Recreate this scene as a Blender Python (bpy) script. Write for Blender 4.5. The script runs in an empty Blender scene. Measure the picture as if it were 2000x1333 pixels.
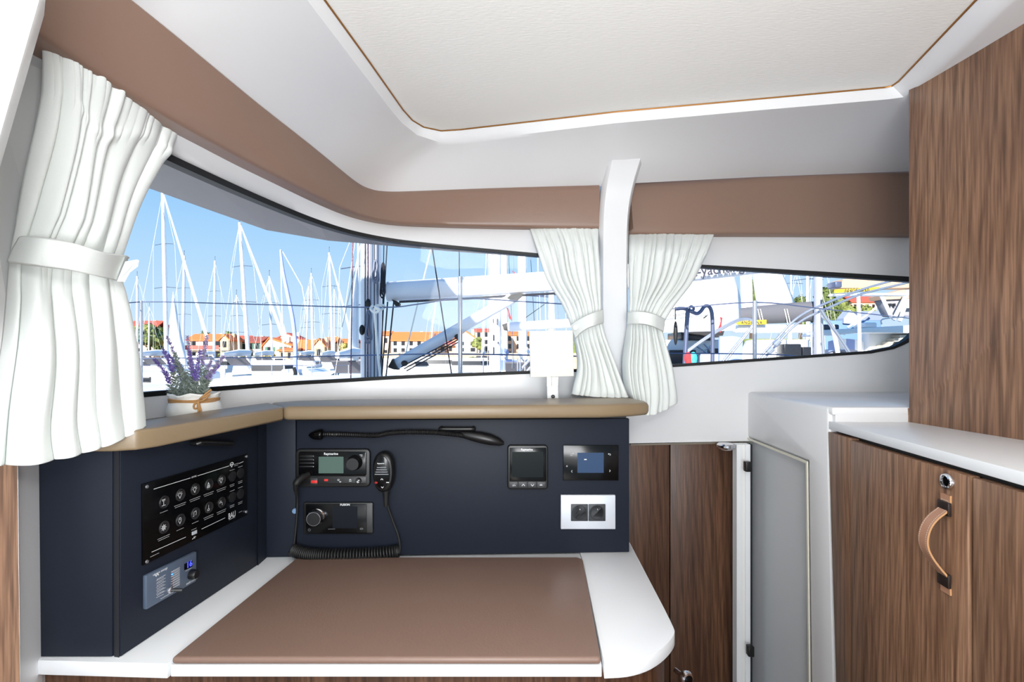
import bpy, bmesh, math, random
from mathutils import Vector, Matrix
random.seed(7)
PI = math.pi
sc = bpy.context.scene
COL = sc.collection
EYE = 1.35; F = 1000.0; HZ = 690.0

# ------------------------------------------------------------------ camera, sky, sun, lamps, exposure
cd = bpy.data.cameras.new('camera'); cam = bpy.data.objects.new('camera', cd); COL.objects.link(cam)
cam.location = (0, 0, EYE); cam.rotation_euler = (PI/2, 0, 0)
cd.sensor_width = 36; cd.lens = 36*F/2000; cd.shift_y = (HZ-666.5)/2000; cd.clip_start = 0.02; cd.clip_end = 1500
sc.camera = cam
sc.view_settings.view_transform = 'Standard'; sc.view_settings.look = 'None'
sc.view_settings.exposure = 0.0; sc.view_settings.gamma = 1.0; sc.view_settings.use_curve_mapping = False
try:
    sc.cycles.max_bounces = 8; sc.cycles.transparent_max_bounces = 16; sc.cycles.sample_clamp_indirect = 6
    sc.cycles.use_denoising = True; sc.cycles.caustics_reflective = False; sc.cycles.caustics_refractive = False
except Exception: pass

def lin(c):
    return tuple(((x/255)/12.92 if x/255 <= .04045 else ((x/255+.055)/1.055)**2.4) for x in c)

w = bpy.data.worlds.new('sky'); sc.world = w; w.use_nodes = True
nt = w.node_tree; bg = nt.nodes['Background']
tc = nt.nodes.new('ShaderNodeTexCoord'); sp = nt.nodes.new('ShaderNodeSeparateXYZ'); rp = nt.nodes.new('ShaderNodeValToRGB')
nt.links.new(tc.outputs['Generated'], sp.inputs[0]); nt.links.new(sp.outputs['Z'], rp.inputs[0]); nt.links.new(rp.outputs[0], bg.inputs[0])
rp.color_ramp.elements[0].position = 0.0; rp.color_ramp.elements[0].color = (*lin((216, 238, 254)), 1)
rp.color_ramp.elements[1].position = 1.0; rp.color_ramp.elements[1].color = (*lin((70, 140, 225)), 1)
for p_, c_ in ((.09, (198, 230, 255)), (.18, (178, 220, 255)), (.32, (136, 198, 253)), (.5, (104, 174, 245))):
    e = rp.color_ramp.elements.new(p_); e.color = (*lin(c_), 1)
bg.inputs[1].default_value = 1.0

sd = bpy.data.lights.new('sun', 'SUN'); sd.energy = 11; sd.angle = 0.009; sd.color = (1, .965, .9)
sun = bpy.data.objects.new('sun', sd); COL.objects.link(sun)
sun.rotation_euler = Vector((0.30, 0.86, -0.41)).to_track_quat('-Z', 'Y').to_euler()

def area(name, loc, target, sx, sy, power, col=(1, 1, 1)):
    l = bpy.data.lights.new(name, 'AREA'); l.shape = 'RECTANGLE'; l.size = sx; l.size_y = sy; l.energy = power; l.color = col
    o = bpy.data.objects.new(name, l); COL.objects.link(o); o.location = loc
    o.rotation_euler = (Vector(target)-Vector(loc)).to_track_quat('-Z', 'Y').to_euler(); return o
area('bounced_flash', (.0, -.55, EYE-.10), (-.05, .45, EYE+.64), .60, .40, 25, (.975, .99, 1))
area('camera_flash', (.10, -.06, EYE+.27), (-.12, 1.5, EYE+.0), .30, .16, 4.6, (.98, .99, 1))
area('aft_door_daylight', (.1, -1.6, EYE-.38), (.0, 1.2, EYE+.55), 1.9, .7, 12, (.97, .985, 1))

# ------------------------------------------------------------------ materials
MATS = {}
def mat(name, col, rough=.5, metal=0, spec=.5, bump=None, coat=0, var=None, trans=0, emit=None):
    if name in MATS: return MATS[name]
    m = bpy.data.materials.new(name); m.use_nodes = True; t = m.node_tree; b = t.nodes['Principled BSDF']
    b.inputs['Base Color'].default_value = (*lin(col), 1); b.inputs['Roughness'].default_value = rough
    b.inputs['Metallic'].default_value = metal; b.inputs['Specular IOR Level'].default_value = spec
    if coat: b.inputs['Coat Weight'].default_value = coat; b.inputs['Coat Roughness'].default_value = .05
    if emit: b.inputs['Emission Color'].default_value = (*lin(emit[0]), 1); b.inputs['Emission Strength'].default_value = emit[1]
    tcn = t.nodes.new('ShaderNodeTexCoord')
    if var:                      # (colour2, scale, (sx,sy,sz))
        mp = t.nodes.new('ShaderNodeMapping'); mp.inputs['Scale'].default_value = var[2] if len(var) > 2 else (1, 1, 1)
        n = t.nodes.new('ShaderNodeTexNoise'); n.inputs['Scale'].default_value = var[1]; n.inputs['Detail'].default_value = 5
        mx = t.nodes.new('ShaderNodeValToRGB'); mx.color_ramp.elements[0].position = .35; mx.color_ramp.elements[1].position = .65
        mx.color_ramp.elements[0].color = (*lin(col), 1); mx.color_ramp.elements[1].color = (*lin(var[0]), 1)
        t.links.new(tcn.outputs['Object'], mp.inputs[0]); t.links.new(mp.outputs[0], n.inputs['Vector'])
        t.links.new(n.outputs['Fac'], mx.inputs[0]); t.links.new(mx.outputs[0], b.inputs['Base Color'])
    if bump:                     # (scale, strength, (sx,sy,sz))
        mp = t.nodes.new('ShaderNodeMapping'); mp.inputs['Scale'].default_value = bump[2] if len(bump) > 2 else (1, 1, 1)
        n = t.nodes.new('ShaderNodeTexNoise'); n.inputs['Scale'].default_value = bump[0]; n.inputs['Detail'].default_value = 3
        bp = t.nodes.new('ShaderNodeBump'); bp.inputs['Strength'].default_value = bump[1]; bp.inputs['Distance'].default_value = .002
        t.links.new(tcn.outputs['Object'], mp.inputs[0]); t.links.new(mp.outputs[0], n.inputs['Vector'])
        t.links.new(n.outputs['Fac'], bp.inputs['Height']); t.links.new(bp.outputs[0], b.inputs['Normal'])
    MATS[name] = m; return m

def wood(name, c1, c2, c3, rough=.42):
    m = bpy.data.materials.new(name); m.use_nodes = True; t = m.node_tree; b = t.nodes['Principled BSDF']
    tcn = t.nodes.new('ShaderNodeTexCoord')
    def nz(scale, sc3, detail, dist=0.0):
        mp = t.nodes.new('ShaderNodeMapping'); mp.inputs['Scale'].default_value = sc3
        n = t.nodes.new('ShaderNodeTexNoise'); n.inputs['Scale'].default_value = scale; n.inputs['Detail'].default_value = detail
        n.inputs['Distortion'].default_value = dist
        t.links.new(tcn.outputs['Object'], mp.inputs[0]); t.links.new(mp.outputs[0], n.inputs['Vector']); return n
    def ramp(n, stops):
        r = t.nodes.new('ShaderNodeValToRGB'); e0, e1 = r.color_ramp.elements
        e0.position, e0.color = stops[0]; e1.position, e1.color = stops[-1]
        for p, c in stops[1:-1]: q = r.color_ramp.elements.new(p); q.color = c
        t.links.new(n.outputs['Fac'], r.inputs[0]); return r
    def mul(a, b2, f):
        mx = t.nodes.new('ShaderNodeMix'); mx.data_type = 'RGBA'; mx.blend_type = 'MULTIPLY'; mx.inputs['Factor'].default_value = f
        t.links.new(a, mx.inputs[6]); t.links.new(b2, mx.inputs[7]); return mx.outputs[2]
    a = nz(12, (1, 1, .07), 3, .8); f = nz(240, (1, 1, .035), 3); g = nz(75, (1, 1, .05), 4, .5); k = nz(7, (1, 1, .35), 2, .6)
    c = ramp(a, [(.28, (*lin(c1), 1)), (.5, (*lin(c2), 1)), (.74, (*lin(c3), 1))]).outputs[0]
    c = mul(c, ramp(g, [(.36, (.60, .57, .55, 1)), (.53, (1, 1, 1, 1))]).outputs[0], .8)
    c = mul(c, ramp(f, [(.38, (.52, .49, .47, 1)), (.58, (1, 1, 1, 1))]).outputs[0], .8)
    c = mul(c, ramp(k, [(.24, (.60, .56, .53, 1)), (.34, (1, 1, 1, 1))]).outputs[0], .6)
    mp = t.nodes.new('ShaderNodeMapping'); mp.inputs['Scale'].default_value = (1, 1, .10)
    wv = t.nodes.new('ShaderNodeTexWave'); wv.bands_direction = 'DIAGONAL'; wv.inputs['Scale'].default_value = 26; wv.inputs['Distortion'].default_value = 9
    wv.inputs['Detail'].default_value = 2; wv.inputs['Detail Scale'].default_value = .35
    t.links.new(tcn.outputs['Object'], mp.inputs[0]); t.links.new(mp.outputs[0], wv.inputs['Vector'])
    c = mul(c, ramp(wv, [(.05, (.66, .62, .60, 1)), (.45, (1, 1, 1, 1))]).outputs[0], .65)
    t.links.new(c, b.inputs['Base Color']); b.inputs['Roughness'].default_value = rough
    bp = t.nodes.new('ShaderNodeBump'); bp.inputs['Strength'].default_value = .25; bp.inputs['Distance'].default_value = .001
    t.links.new(f.outputs['Fac'], bp.inputs['Height']); t.links.new(bp.outputs[0], b.inputs['Normal'])
    return m

def glassmat(name, tint=(1, 1, 1)):
    m = bpy.data.materials.new(name); m.use_nodes = True; t = m.node_tree
    for n in list(t.nodes):
        if n.type == 'BSDF_PRINCIPLED': t.nodes.remove(n)
    o = [n for n in t.nodes if n.type == 'OUTPUT_MATERIAL'][0]
    tr = t.nodes.new('ShaderNodeBsdfTransparent'); tr.inputs[0].default_value = (*tint, 1)
    gl = t.nodes.new('ShaderNodeBsdfGlossy'); gl.inputs['Roughness'].default_value = .02
    lw = t.nodes.new('ShaderNodeLayerWeight'); lw.inputs['Blend'].default_value = .5
    pw = t.nodes.new('ShaderNodeMath'); pw.operation = 'POWER'; pw.inputs[1].default_value = 6
    fr = t.nodes.new('ShaderNodeMath'); fr.operation = 'MULTIPLY_ADD'; fr.inputs[1].default_value = .25; fr.inputs[2].default_value = .006
    t.links.new(lw.outputs['Facing'], pw.inputs[0]); t.links.new(pw.outputs[0], fr.inputs[0])
    mx = t.nodes.new('ShaderNodeMixShader')
    t.links.new(fr.outputs[0], mx.inputs[0]); t.links.new(tr.outputs[0], mx.inputs[1]); t.links.new(gl.outputs[0], mx.inputs[2])
    t.links.new(mx.outputs[0], o.inputs[0]); return m

GEL = mat('white_gelcoat', (225, 225, 226), .25, spec=.35, bump=(6, .02))
GELM = mat('white_gelcoat_matt', (232, 232, 230), .4)
HEAD = mat('headliner_vinyl', (243, 241, 236), .6, bump=(60, .22, (1, 4, 1)))
BRASS = mat('brass_edge', (150, 100, 40), .35, metal=.6)
TAUPE = mat('taupe_leather', (134, 107, 92), .42, bump=(160, .10))
TAUPE2 = mat('taupe_desk_pad', (136, 110, 97), .40, bump=(220, .15))
LEDGE = mat('olive_brown_gelcoat', (138, 119, 93), .38, bump=(120, .08))
NAVY = mat('navy_laminate', (31, 36, 47), .5, spec=.18, bump=(300, .05))
NAVYD = mat('navy_shadow_gap', (24, 26, 34), .6)
BLACK = mat('black_plastic', (17, 17, 18), .38)
BLACKG = mat('black_gloss', (8, 8, 9), .16, spec=.22)
RUBBER = mat('black_rubber', (16, 16, 17), .6)
CHROME = mat('chrome', (225, 225, 228), .10, metal=1)
STEEL = mat('stainless_steel', (188, 190, 198), .25, metal=.8)
STEELD = mat('blue_grey_steel', (96, 104, 130), .35, metal=.5)  # blue-grey metal, darker than the stainless steel
WHITE = mat('white_laminate', (236, 238, 240), .35, bump=(200, .03))
WHITEP = mat('white_print', (225, 228, 230), .5)
GREYP = mat('grey_print', (130, 134, 140), .5)
WOOD = wood('walnut_laminate', (132, 96, 73), (152, 115, 89), (168, 130, 102))
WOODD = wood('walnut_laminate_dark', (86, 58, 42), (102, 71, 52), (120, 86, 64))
FABRIC = mat('white_linen', (226, 230, 227), .85, spec=.2, bump=(900, .16, (1, 1, .5)))
GREYD = mat('grey_door_laminate', (206, 209, 212), .5)
LEATH = mat('tan_leather', (170, 126, 100), .5, bump=(150, .1))
LEATHE = mat('tan_leather_edge', (196, 150, 104), .6)
BRONZE = mat('dark_bronze', (52, 42, 38), .35, metal=.4)
STITCH = mat('white_stitch', (232, 226, 218), .7)
GLASS = glassmat('clear_glass')
RED = mat('red_plastic', (215, 45, 40), .4)
LCD = mat('green_lcd', (82, 104, 96), .35, spec=.2)
LCDB = mat('blue_lcd', (50, 72, 104), .3, spec=.2)
LCDD = mat('dark_green_lcd', (10, 20, 20), .3, spec=.15)
SILVER = mat('silver_plate', (205, 210, 218), .35, metal=.2)
INV = mat('slate_blue_plastic', (84, 97, 116), .45)
BLUE_LED = mat('blue_digits', (60, 70, 255), .4, emit=((60, 70, 255), 2.2))
CERAM = mat('white_ceramic', (232, 232, 228), .6, bump=(35, .25), var=((222, 220, 214), 18))
TWINE = mat('jute_twine', (180, 136, 88), .9, bump=(300, .8))
LAV = mat('lavender_purple', (126, 102, 190), .8, var=((160, 140, 204), 120))
LAVP = mat('lavender_pale', (158, 140, 190), .8, var=((186, 172, 202), 120))
SAGE = mat('sage_leaf', (138, 150, 140), .8, var=((172, 182, 172), 120))
BOATW = mat('boat_white', (236, 236, 236), .3)
SPAR = mat('silver_spar', (226, 225, 228), .4)
SPARW = mat('white_spar', (238, 238, 240), .4)
SAILM = mat('white_sailcloth', (240, 241, 244), .8)
DARKW = mat('dark_tinted_glass', (34, 36, 42), .2)
ROPEW = mat('white_rope', (225, 222, 212), .9)
ROPEG = mat('grey_rope', (120, 124, 140), .9)
ROPEK = mat('dark_rope', (38, 40, 50), .9)
ROPER = mat('red_fleck_rope', (160, 110, 120), .9, var=((90, 60, 70), 60))
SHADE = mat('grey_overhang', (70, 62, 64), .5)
TILE = {k: mat('roof_tiles_'+k, c, .8, var=(c2, 3.0, (3, 3, 3)), bump=(8, .5)) for k, c, c2 in
        (('orange', (226, 122, 62), (206, 104, 52)), ('red', (206, 84, 62), (180, 70, 54)), ('brown', (150, 82, 66), (130, 66, 56)))}
STONE = mat('tan_stone', (206, 182, 150), .9, var=((178, 152, 122), 1.6), bump=(4, .6))
RENDERW = mat('white_render', (236, 228, 214), .9, var=((226, 214, 196), .8))
PEACH = mat('peach_render', (226, 190, 160), .9, var=((214, 174, 142), .8))
SHUT = mat('green_shutter', (70, 112, 96), .7)
LEAFS = [mat('leaf_dark', (62, 78, 36), .8, var=((92, 104, 48), 1.2)), mat('leaf_mid', (98, 112, 56), .8, var=((132, 136, 70), 1.0)),
         mat('leaf_gold', (150, 142, 72), .8, var=((184, 160, 74), 1.0))]
BARK = mat('bark', (86, 70, 58), .9)
CANV_T = mat('tan_canvas', (196, 160, 132), .85, bump=(8, .2))
CANV_G = mat('grey_canvas', (92, 92, 98), .85, bump=(8, .2))
CANV_B = mat('pale_blue_canvas', (140, 158, 206), .85)
CANV_C = mat('sky_blue_paint', (98, 126, 164), .5)
YELLOW = mat('yellow_banner', (252, 206, 40), .7)
REDF = mat('red_cloth', (214, 52, 56), .85)
CYAN = mat('cyan_fender', (60, 190, 214), .6)
INK = mat('ink_navy', (52, 52, 66), .7)
SEA = mat('sea_water', (60, 92, 116), .08, bump=(1.2, .5))
GREYW = mat('grey_superstructure', (150, 148, 152), .6)

# ------------------------------------------------------------------ projection and mesh helpers
def P(u, v, Y): return Vector(((u-1000)/F*Y, Y, EYE+(HZ-v)/F*Y))
def PZ(u, v, zr): return P(u, v, zr*F/(HZ-v))                # on the level zr above the eye
NF = Vector((.0368, -1, 0)).normalized(); XF = Vector((1, .0368, 0)).normalized()
def FP(u, v, off=0):
    a = (u-1000)/F; return P(u, v, 1.3208/(1-.0368*a))+NF*off
NL = Vector((1, -.1217, 0)).normalized(); XL = Vector((.1217, 1, 0)).normalized()
def LP(u, v, off=0):
    a = (u-1000)/F; return P(u, v, -.7731/(a-.1217))+NL*off
NC = Vector((-1, .1058, 0)).normalized(); XC = Vector((-.1058, -1, 0)).normalized()   # right cabinet front
def CP(u, v, off=0):
    a = (u-1000)/F; return P(u, v, .6215/(a-.1058))+NC*off
UP = Vector((0, 0, 1))

def wloc(o):
    l = Vector((0, 0, 0))
    while o: l += o.location; o = o.parent
    return l

class MB:
    def __init__(s): s.v = []; s.f = []
    def add(s, vs, fs):
        b = len(s.v); s.v += [Vector(x) for x in vs]; s.f += [tuple(i+b for i in f) for f in fs]; return s
    def box(s, lo, hi):
        x0, y0, z0 = lo; x1, y1, z1 = hi
        return s.add([(x0,y0,z0),(x1,y0,z0),(x1,y1,z0),(x0,y1,z0),(x0,y0,z1),(x1,y0,z1),(x1,y1,z1),(x0,y1,z1)],
                     [(0,3,2,1),(4,5,6,7),(0,1,5,4),(1,2,6,5),(2,3,7,6),(3,0,4,7)])
    def prism(s, pts, ext):
        n = len(pts); e = Vector(ext)
        return s.add([Vector(p) for p in pts]+[Vector(p)+e for p in pts],
                     [tuple(range(n))[::-1], tuple(range(n, 2*n))]+[(i, (i+1)%n, n+(i+1)%n, n+i) for i in range(n)])
    def grid(s, rows, closed=False):
        nr = len(rows); nc = len(rows[0]); fs = []
        for i in range(nr-1):
            for j in range(nc if closed else nc-1):
                j2 = (j+1) % nc; fs.append((i*nc+j, i*nc+j2, (i+1)*nc+j2, (i+1)*nc+j))
        return s.add([p for r in rows for p in r], fs)
    def tube(s, pts, r, seg=8, cap=True):
        pts = [Vector(p) for p in pts]; n = len(pts); rows = []; up = None
        rr = r if isinstance(r, (list, tuple)) else [r]*n
        for i, p in enumerate(pts):
            d = (pts[min(i+1, n-1)]-pts[max(i-1, 0)])
            d = d.normalized() if d.length > 1e-9 else Vector((0, 0, 1))
            if up is None: up = Vector((0, 0, 1)) if abs(d.z) < .9 else Vector((0, 1, 0))
            a = d.cross(up)
            if a.length < 1e-6: a = d.orthogonal()
            a.normalize(); b = a.cross(d).normalized(); up = b
            rows.append([p+(a*math.cos(2*PI*k/seg)+b*math.sin(2*PI*k/seg))*rr[i] for k in range(seg)])
        base = len(s.v); s.grid(rows, True)
        if cap:
            s.f.append(tuple(base+k for k in range(seg))[::-1]); s.f.append(tuple(base+(n-1)*seg+k for k in range(seg)))
        return s
    def lathe(s, prof, c, ax, seg=24, cap=True):      # prof: (radius, height along ax)
        c = Vector(c); ax = Vector(ax).normalized(); a = ax.orthogonal().normalized(); b = ax.cross(a)
        base = len(s.v); n = len(prof)
        s.grid([[c+ax*h+(a*math.cos(2*PI*k/seg)+b*math.sin(2*PI*k/seg))*r for k in range(seg)] for r, h in prof], True)
        if cap:
            s.f.append(tuple(base+k for k in range(seg))[::-1]); s.f.append(tuple(base+(n-1)*seg+k for k in range(seg)))
        return s
    def ball(s, c, r, seg=10, rings=6, sq=(1, 1, 1)):
        c = Vector(c); rows = []
        for i in range(rings+1):
            t = PI*(.02+.96*i/rings)
            rows.append([c+Vector((r*sq[0]*math.sin(t)*math.cos(2*PI*k/seg), r*sq[1]*math.sin(t)*math.sin(2*PI*k/seg), r*sq[2]*math.cos(t))) for k in range(seg)])
        base = len(s.v); s.grid(rows, True)
        s.f.append(tuple(base+k for k in range(seg))); s.f.append(tuple(base+rings*seg+k for k in range(seg))[::-1]); return s
    def build(s, name, m, parent=None, smooth=False, bevel=0, seg=2, solid=0, **props):
        me = bpy.data.meshes.new(name); off = wloc(parent) if parent else None
        loc = Vector((0, 0, 0))
        if parent is None:
            xs = [v.x for v in s.v]; ys = [v.y for v in s.v]; zs = [v.z for v in s.v]
            loc = Vector(((min(xs)+max(xs))/2, (min(ys)+max(ys))/2, min(zs))); off = loc
        me.from_pydata([v-off for v in s.v], [], s.f)
        bm = bmesh.new(); bm.from_mesh(me); bmesh.ops.recalc_face_normals(bm, faces=bm.faces)
        if bevel:
            es = [e for e in bm.edges if len(e.link_faces) == 2 and e.calc_face_angle(0) > .6]
            bmesh.ops.bevel(bm, geom=es, offset=bevel, segments=seg, profile=.5, affect='EDGES', clamp_overlap=True)
        if smooth or bevel:
            for f in bm.faces: f.smooth = True
            for e in bm.edges:
                if len(e.link_faces) == 2 and e.calc_face_angle(0) > .75: e.smooth = False
        bm.to_mesh(me); bm.free()
        me.materials.append(m); o = bpy.data.objects.new(name, me); COL.objects.link(o); o.location = loc
        if parent: o.parent = parent
        if solid:
            md = o.modifiers.new('thickness', 'SOLIDIFY'); md.thickness = solid; md.offset = 0
        for k, x in props.items(): o[k] = x
        return o

def thing(name, label, cat, loc, group=None):
    o = bpy.data.objects.new(name, None); COL.objects.link(o); o.location = Vector(loc); o.empty_display_size = .05
    o['label'] = label; o['category'] = cat
    if group: o['group'] = group
    return o
def tag(o, label, cat, group=None):
    o['label'] = label; o['category'] = cat
    if group: o['group'] = group
    return o
def struct(o): o['kind'] = 'structure'; return o
def sroot(name, loc):
    o = bpy.data.objects.new(name, None); COL.objects.link(o); o.location = Vector(loc); o['kind'] = 'structure'; return o

def fpoly(fr, pts, z0, z1):                      # prism on a panel: fr(u,v,off)
    n = len(pts); return MB().add([fr(u, v, z0) for u, v in pts]+[fr(u, v, z1) for u, v in pts],
        [tuple(range(n))[::-1], tuple(range(n, 2*n))]+[(i, (i+1)%n, n+(i+1)%n, n+i) for i in range(n)])
def rrect(u0, v0, u1, v1, r, k=4):
    out = []
    for cx, cy, a0 in ((u1-r, v0+r, -90), (u1-r, v1-r, 0), (u0+r, v1-r, 90), (u0+r, v0+r, 180)):
        for i in range(k+1):
            a = math.radians(a0+90*i/k); out.append((cx+r*math.cos(a), cy+r*math.sin(a)))
    return out
def circ(u, v, r, k=24, ry=None): return [(u+r*math.cos(2*PI*i/k), v+(ry or r)*math.sin(2*PI*i/k)) for i in range(k)]

def text(body, c, xd, yd, width, m, parent, name='lettering', depth=.0003, shear=0, bold=0, height=None):
    cu = bpy.data.curves.new('txt', 'FONT'); cu.body = body; cu.align_x = 'CENTER'; cu.align_y = 'CENTER'; cu.resolution_u = 2
    cu.shear = shear; cu.offset = bold
    to = bpy.data.objects.new('txt', cu); COL.objects.link(to)
    dg = bpy.context.evaluated_depsgraph_get(); dg.update()
    me = bpy.data.meshes.new_from_object(to.evaluated_get(dg)); bpy.data.objects.remove(to); bpy.data.curves.remove(cu)
    xs = [v.co.x for v in me.vertices]; ys = [v.co.y for v in me.vertices]
    k = width/(max(xs)-min(xs)); ky = height/(max(ys)-min(ys)) if height else k
    cx, cy = (max(xs)+min(xs))/2, (max(ys)+min(ys))/2
    off = wloc(parent); n = Vector(xd).cross(Vector(yd)).normalized()
    for v in me.vertices:
        v.co = Vector(c)+Vector(xd)*((v.co.x-cx)*k)+Vector(yd)*((v.co.y-cy)*ky)+n*depth-off
    me.materials.clear(); me.materials.append(m); me.name = name
    o = bpy.data.objects.new(name, me); COL.objects.link(o); o.parent = parent; return o

def stroke(mb, c, xd, yd, n, pl, wd, off):       # a flat stroke along a polyline in local coords
    for (x0, y0), (x1, y1) in zip(pl[:-1], pl[1:]):
        d = Vector((x1-x0, y1-y0)); L = d.length
        if L < 1e-9: continue
        d /= L; p = Vector((-d.y, d.x))*wd/2; d = d*wd*.35
        q = [(x0-d.x+p.x, y0-d.y+p.y), (x1+d.x+p.x, y1+d.y+p.y), (x1+d.x-p.x, y1+d.y-p.y), (x0-d.x-p.x, y0-d.y-p.y)]
        mb.add([c+xd*a+yd*b+n*off for a, b in q], [(0, 1, 2, 3)])

def catmull(ps, k):
    ps = [Vector(p) for p in ps]; out = []
    for i in range(len(ps)-1):
        p0, p1, p2, p3 = ps[max(i-1, 0)], ps[i], ps[i+1], ps[min(i+2, len(ps)-1)]
        for j in range(k):
            t = j/k; out.append(.5*((2*p1)+(p2-p0)*t+(2*p0-5*p1+4*p2-p3)*t*t+(3*p1-p0-3*p2+p3)*t**3))
    out.append(ps[-1]); return out

# ------------------------------------------------------------------ room shell
def W(x, y, zr): return Vector((x, y, EYE+zr))
# left and front window wall, sampled along its sweep from the port side to the mullion
VT = [W(-.575, .60, .52), P(262, 0, .736), P(340, 63, .81), P(430, 138, .92), P(520, 213, 1.065), P(600, 275, 1.225), P(660, 325, 1.375), P(692, 351, 1.47), P(716, 367, 1.54), P(748, 374.5, 1.585), P(800, 374, 1.60), P(950, 368, 1.60), P(1060, 365, 1.60), P(1171, 362, 1.60)]
VB = [W(-.585, .60, .395), P(240, 172, .753), P(330, 228, .84), P(424, 280, .951), P(490, 317, 1.046), P(545, 345, 1.13), P(610, 379, 1.254), P(653, 400, 1.345), P(700, 420.5, 1.45), P(755, 434, 1.53), P(830, 438.5, 1.57), P(950, 442, 1.59), P(1060, 444, 1.597), P(1171, 446, 1.60)]
WT = [W(-.69, .68, .39), P(230, 250, .86), P(317, 295, .94), P(428, 347, 1.07), P(485, 373, 1.155), P(533, 394, 1.23), P(585, 416, 1.31), P(625, 431, 1.375), P(670, 446, 1.44), P(715, 457, 1.50), P(770, 467, 1.55), P(850, 476.5, 1.59), P(950, 486, 1.61), P(1200, 509, 1.63)]
WB = [W(-.90, .72, -.07), P(100, 795, .97), P(260, 778, 1.15), P(330, 772, 1.235), P(400, 766, 1.315), P(460, 761.5, 1.385), P(530, 756, 1.465), P(590, 751.5, 1.52), P(650, 748.5, 1.56), P(710, 745, 1.59), P(790, 740, 1.62), P(880, 736.5, 1.64), P(980, 733, 1.655), P(1200, 724, 1.665)]
SM = lambda L, k=5: catmull(L, k)
def lap(L, n=8):
    for _ in range(n): L = [L[0]]+[(L[i-1]+L[i]*2+L[i+1])/4 for i in range(1, len(L)-1)]+[L[-1]]
    return L
vt, vb, wt, wb = [lap(SM(L)) for L in (VT, VB, WT, WB)]
def outw(L, d):                                   # offset a sweep outward in plan
    o = []
    for i, p in enumerate(L):
        t = L[min(i+1, len(L)-1)]-L[max(i-1, 0)]; n = Vector((-t.y, t.x, 0)).normalized(); o.append(p+n*d)
    return o
band_top = [p+Vector((0, 0, .002)) for p in outw(vb, .040)]
base = [Vector((p.x, p.y, EYE-.172)) for p in outw(wb, .0)]
def zlift(L, d): return [p+Vector((0, 0, d)) for p in L]
def midl(A, B, t): return [a.lerp(b, t) for a, b in zip(A, B)]
j0 = 5
mb = MB(); mb.grid([band_top, midl(band_top, wt, .5), wt, outw(wt, .05)]); mb.grid([outw(wb, .05), wb, midl(wb, base, .5), base])
mb.grid([[p+Vector((0, 0, .0)) for p in midl(wt, wb, t)[:j0+1]] for t in (0, .25, .5, .75, 1)])
mb.grid([[p+Vector((-.25, 0, .2)) for p in band_top[:8]], band_top[:8]])
struct(mb.build('wall_left', GEL, smooth=True))
# pane + seal of the big window
w1 = sroot('window_1', wb[30])
def strip(A, B, d0, d1):
    return MB().grid([outw(A, d0), outw(B, d0), outw(B, d1), outw(A, d1), outw(A, d0)])
wtf, wbf = wt, wb
wt, wb = wt[j0:], wb[j0:]
strip(wt, midl(wt, wb, .024), -.002, .02).build('seal', RUBBER, w1)
strip(midl(wt, wb, .975), wb, -.002, .02).build('seal', RUBBER, w1)
MB().grid([outw(midl(wt, wb, t), .012) for t in (0, .5, 1)]).build('pane', GLASS, w1, smooth=True)
wt, wb = wtf, wbf
# right window in the front wall
RU = [1200, 1300, 1375, 1480, 1600, 1700, 1745, 1765, 1776, 1781, 1783]
RT = [P(u, 517.5+(u-1370)*.0578, 1.66) for u in RU]
def rb(u):
    t = 722-(u-1250)*.0685
    return t - (0 if u < 1700 else 22*((u-1700)/83)**2.2)
RB = [P(u, rb(u), 1.67) for u in RU]
RV = [P(u, 459+(u-1240)*.004, 1.70) for u in RU]
RBASE = [P(u, 866-(u-1250)*.018, 1.67) for u in RU[:-1]]
endT = P(1840, 545, 1.66); endB = P(1840, 640, 1.67)
mb = MB(); mb.grid([RV+[P(1840, 461, 1.70)], RT+[endT], [p+Vector((0, .05, 0)) for p in RT+[endT]]])
low = [P(u, 866-(u-1250)*.018, 1.67) for u in RU]+[P(1840, 860, 1.67)]
mb.grid([[p+Vector((0, .05, 0)) for p in RB+[endB]], RB+[endB], low, [p+Vector((0, .02, 0)) for p in low]])
mb.add([RB[-1]+Vector((0, 0, .02)), endB, endT, RT[-1]], [(0, 1, 2, 3)])
struct(mb.build('wall_front', GEL, smooth=True))
w2 = sroot('window_2', RB[4])
def fstrip(A, B, y0, y1):
    a, b = Vector((0, y0, 0)), Vector((0, y1, 0))
    return MB().grid([[p+a for p in A], [p+a for p in B], [p+b for p in B], [p+b for p in A], [p+a for p in A]])
fstrip(RT, [p-Vector((0, 0, .0098+.0068*(u-1370)/407)) for p, u in zip(RT, RU)], -.003, .02).build('seal', RUBBER, w2)
fstrip(RB, [p+Vector((0, 0, .009+.013*max(0, (i-6)/4))) for i, p in enumerate(RB)], -.003, .02).build('seal', RUBBER, w2)
MB().grid([[p+Vector((0, .012, 0)) for p in RT], [p+Vector((0, .012, 0)) for p in RB]]).build('pane', GLASS, w2)

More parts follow.
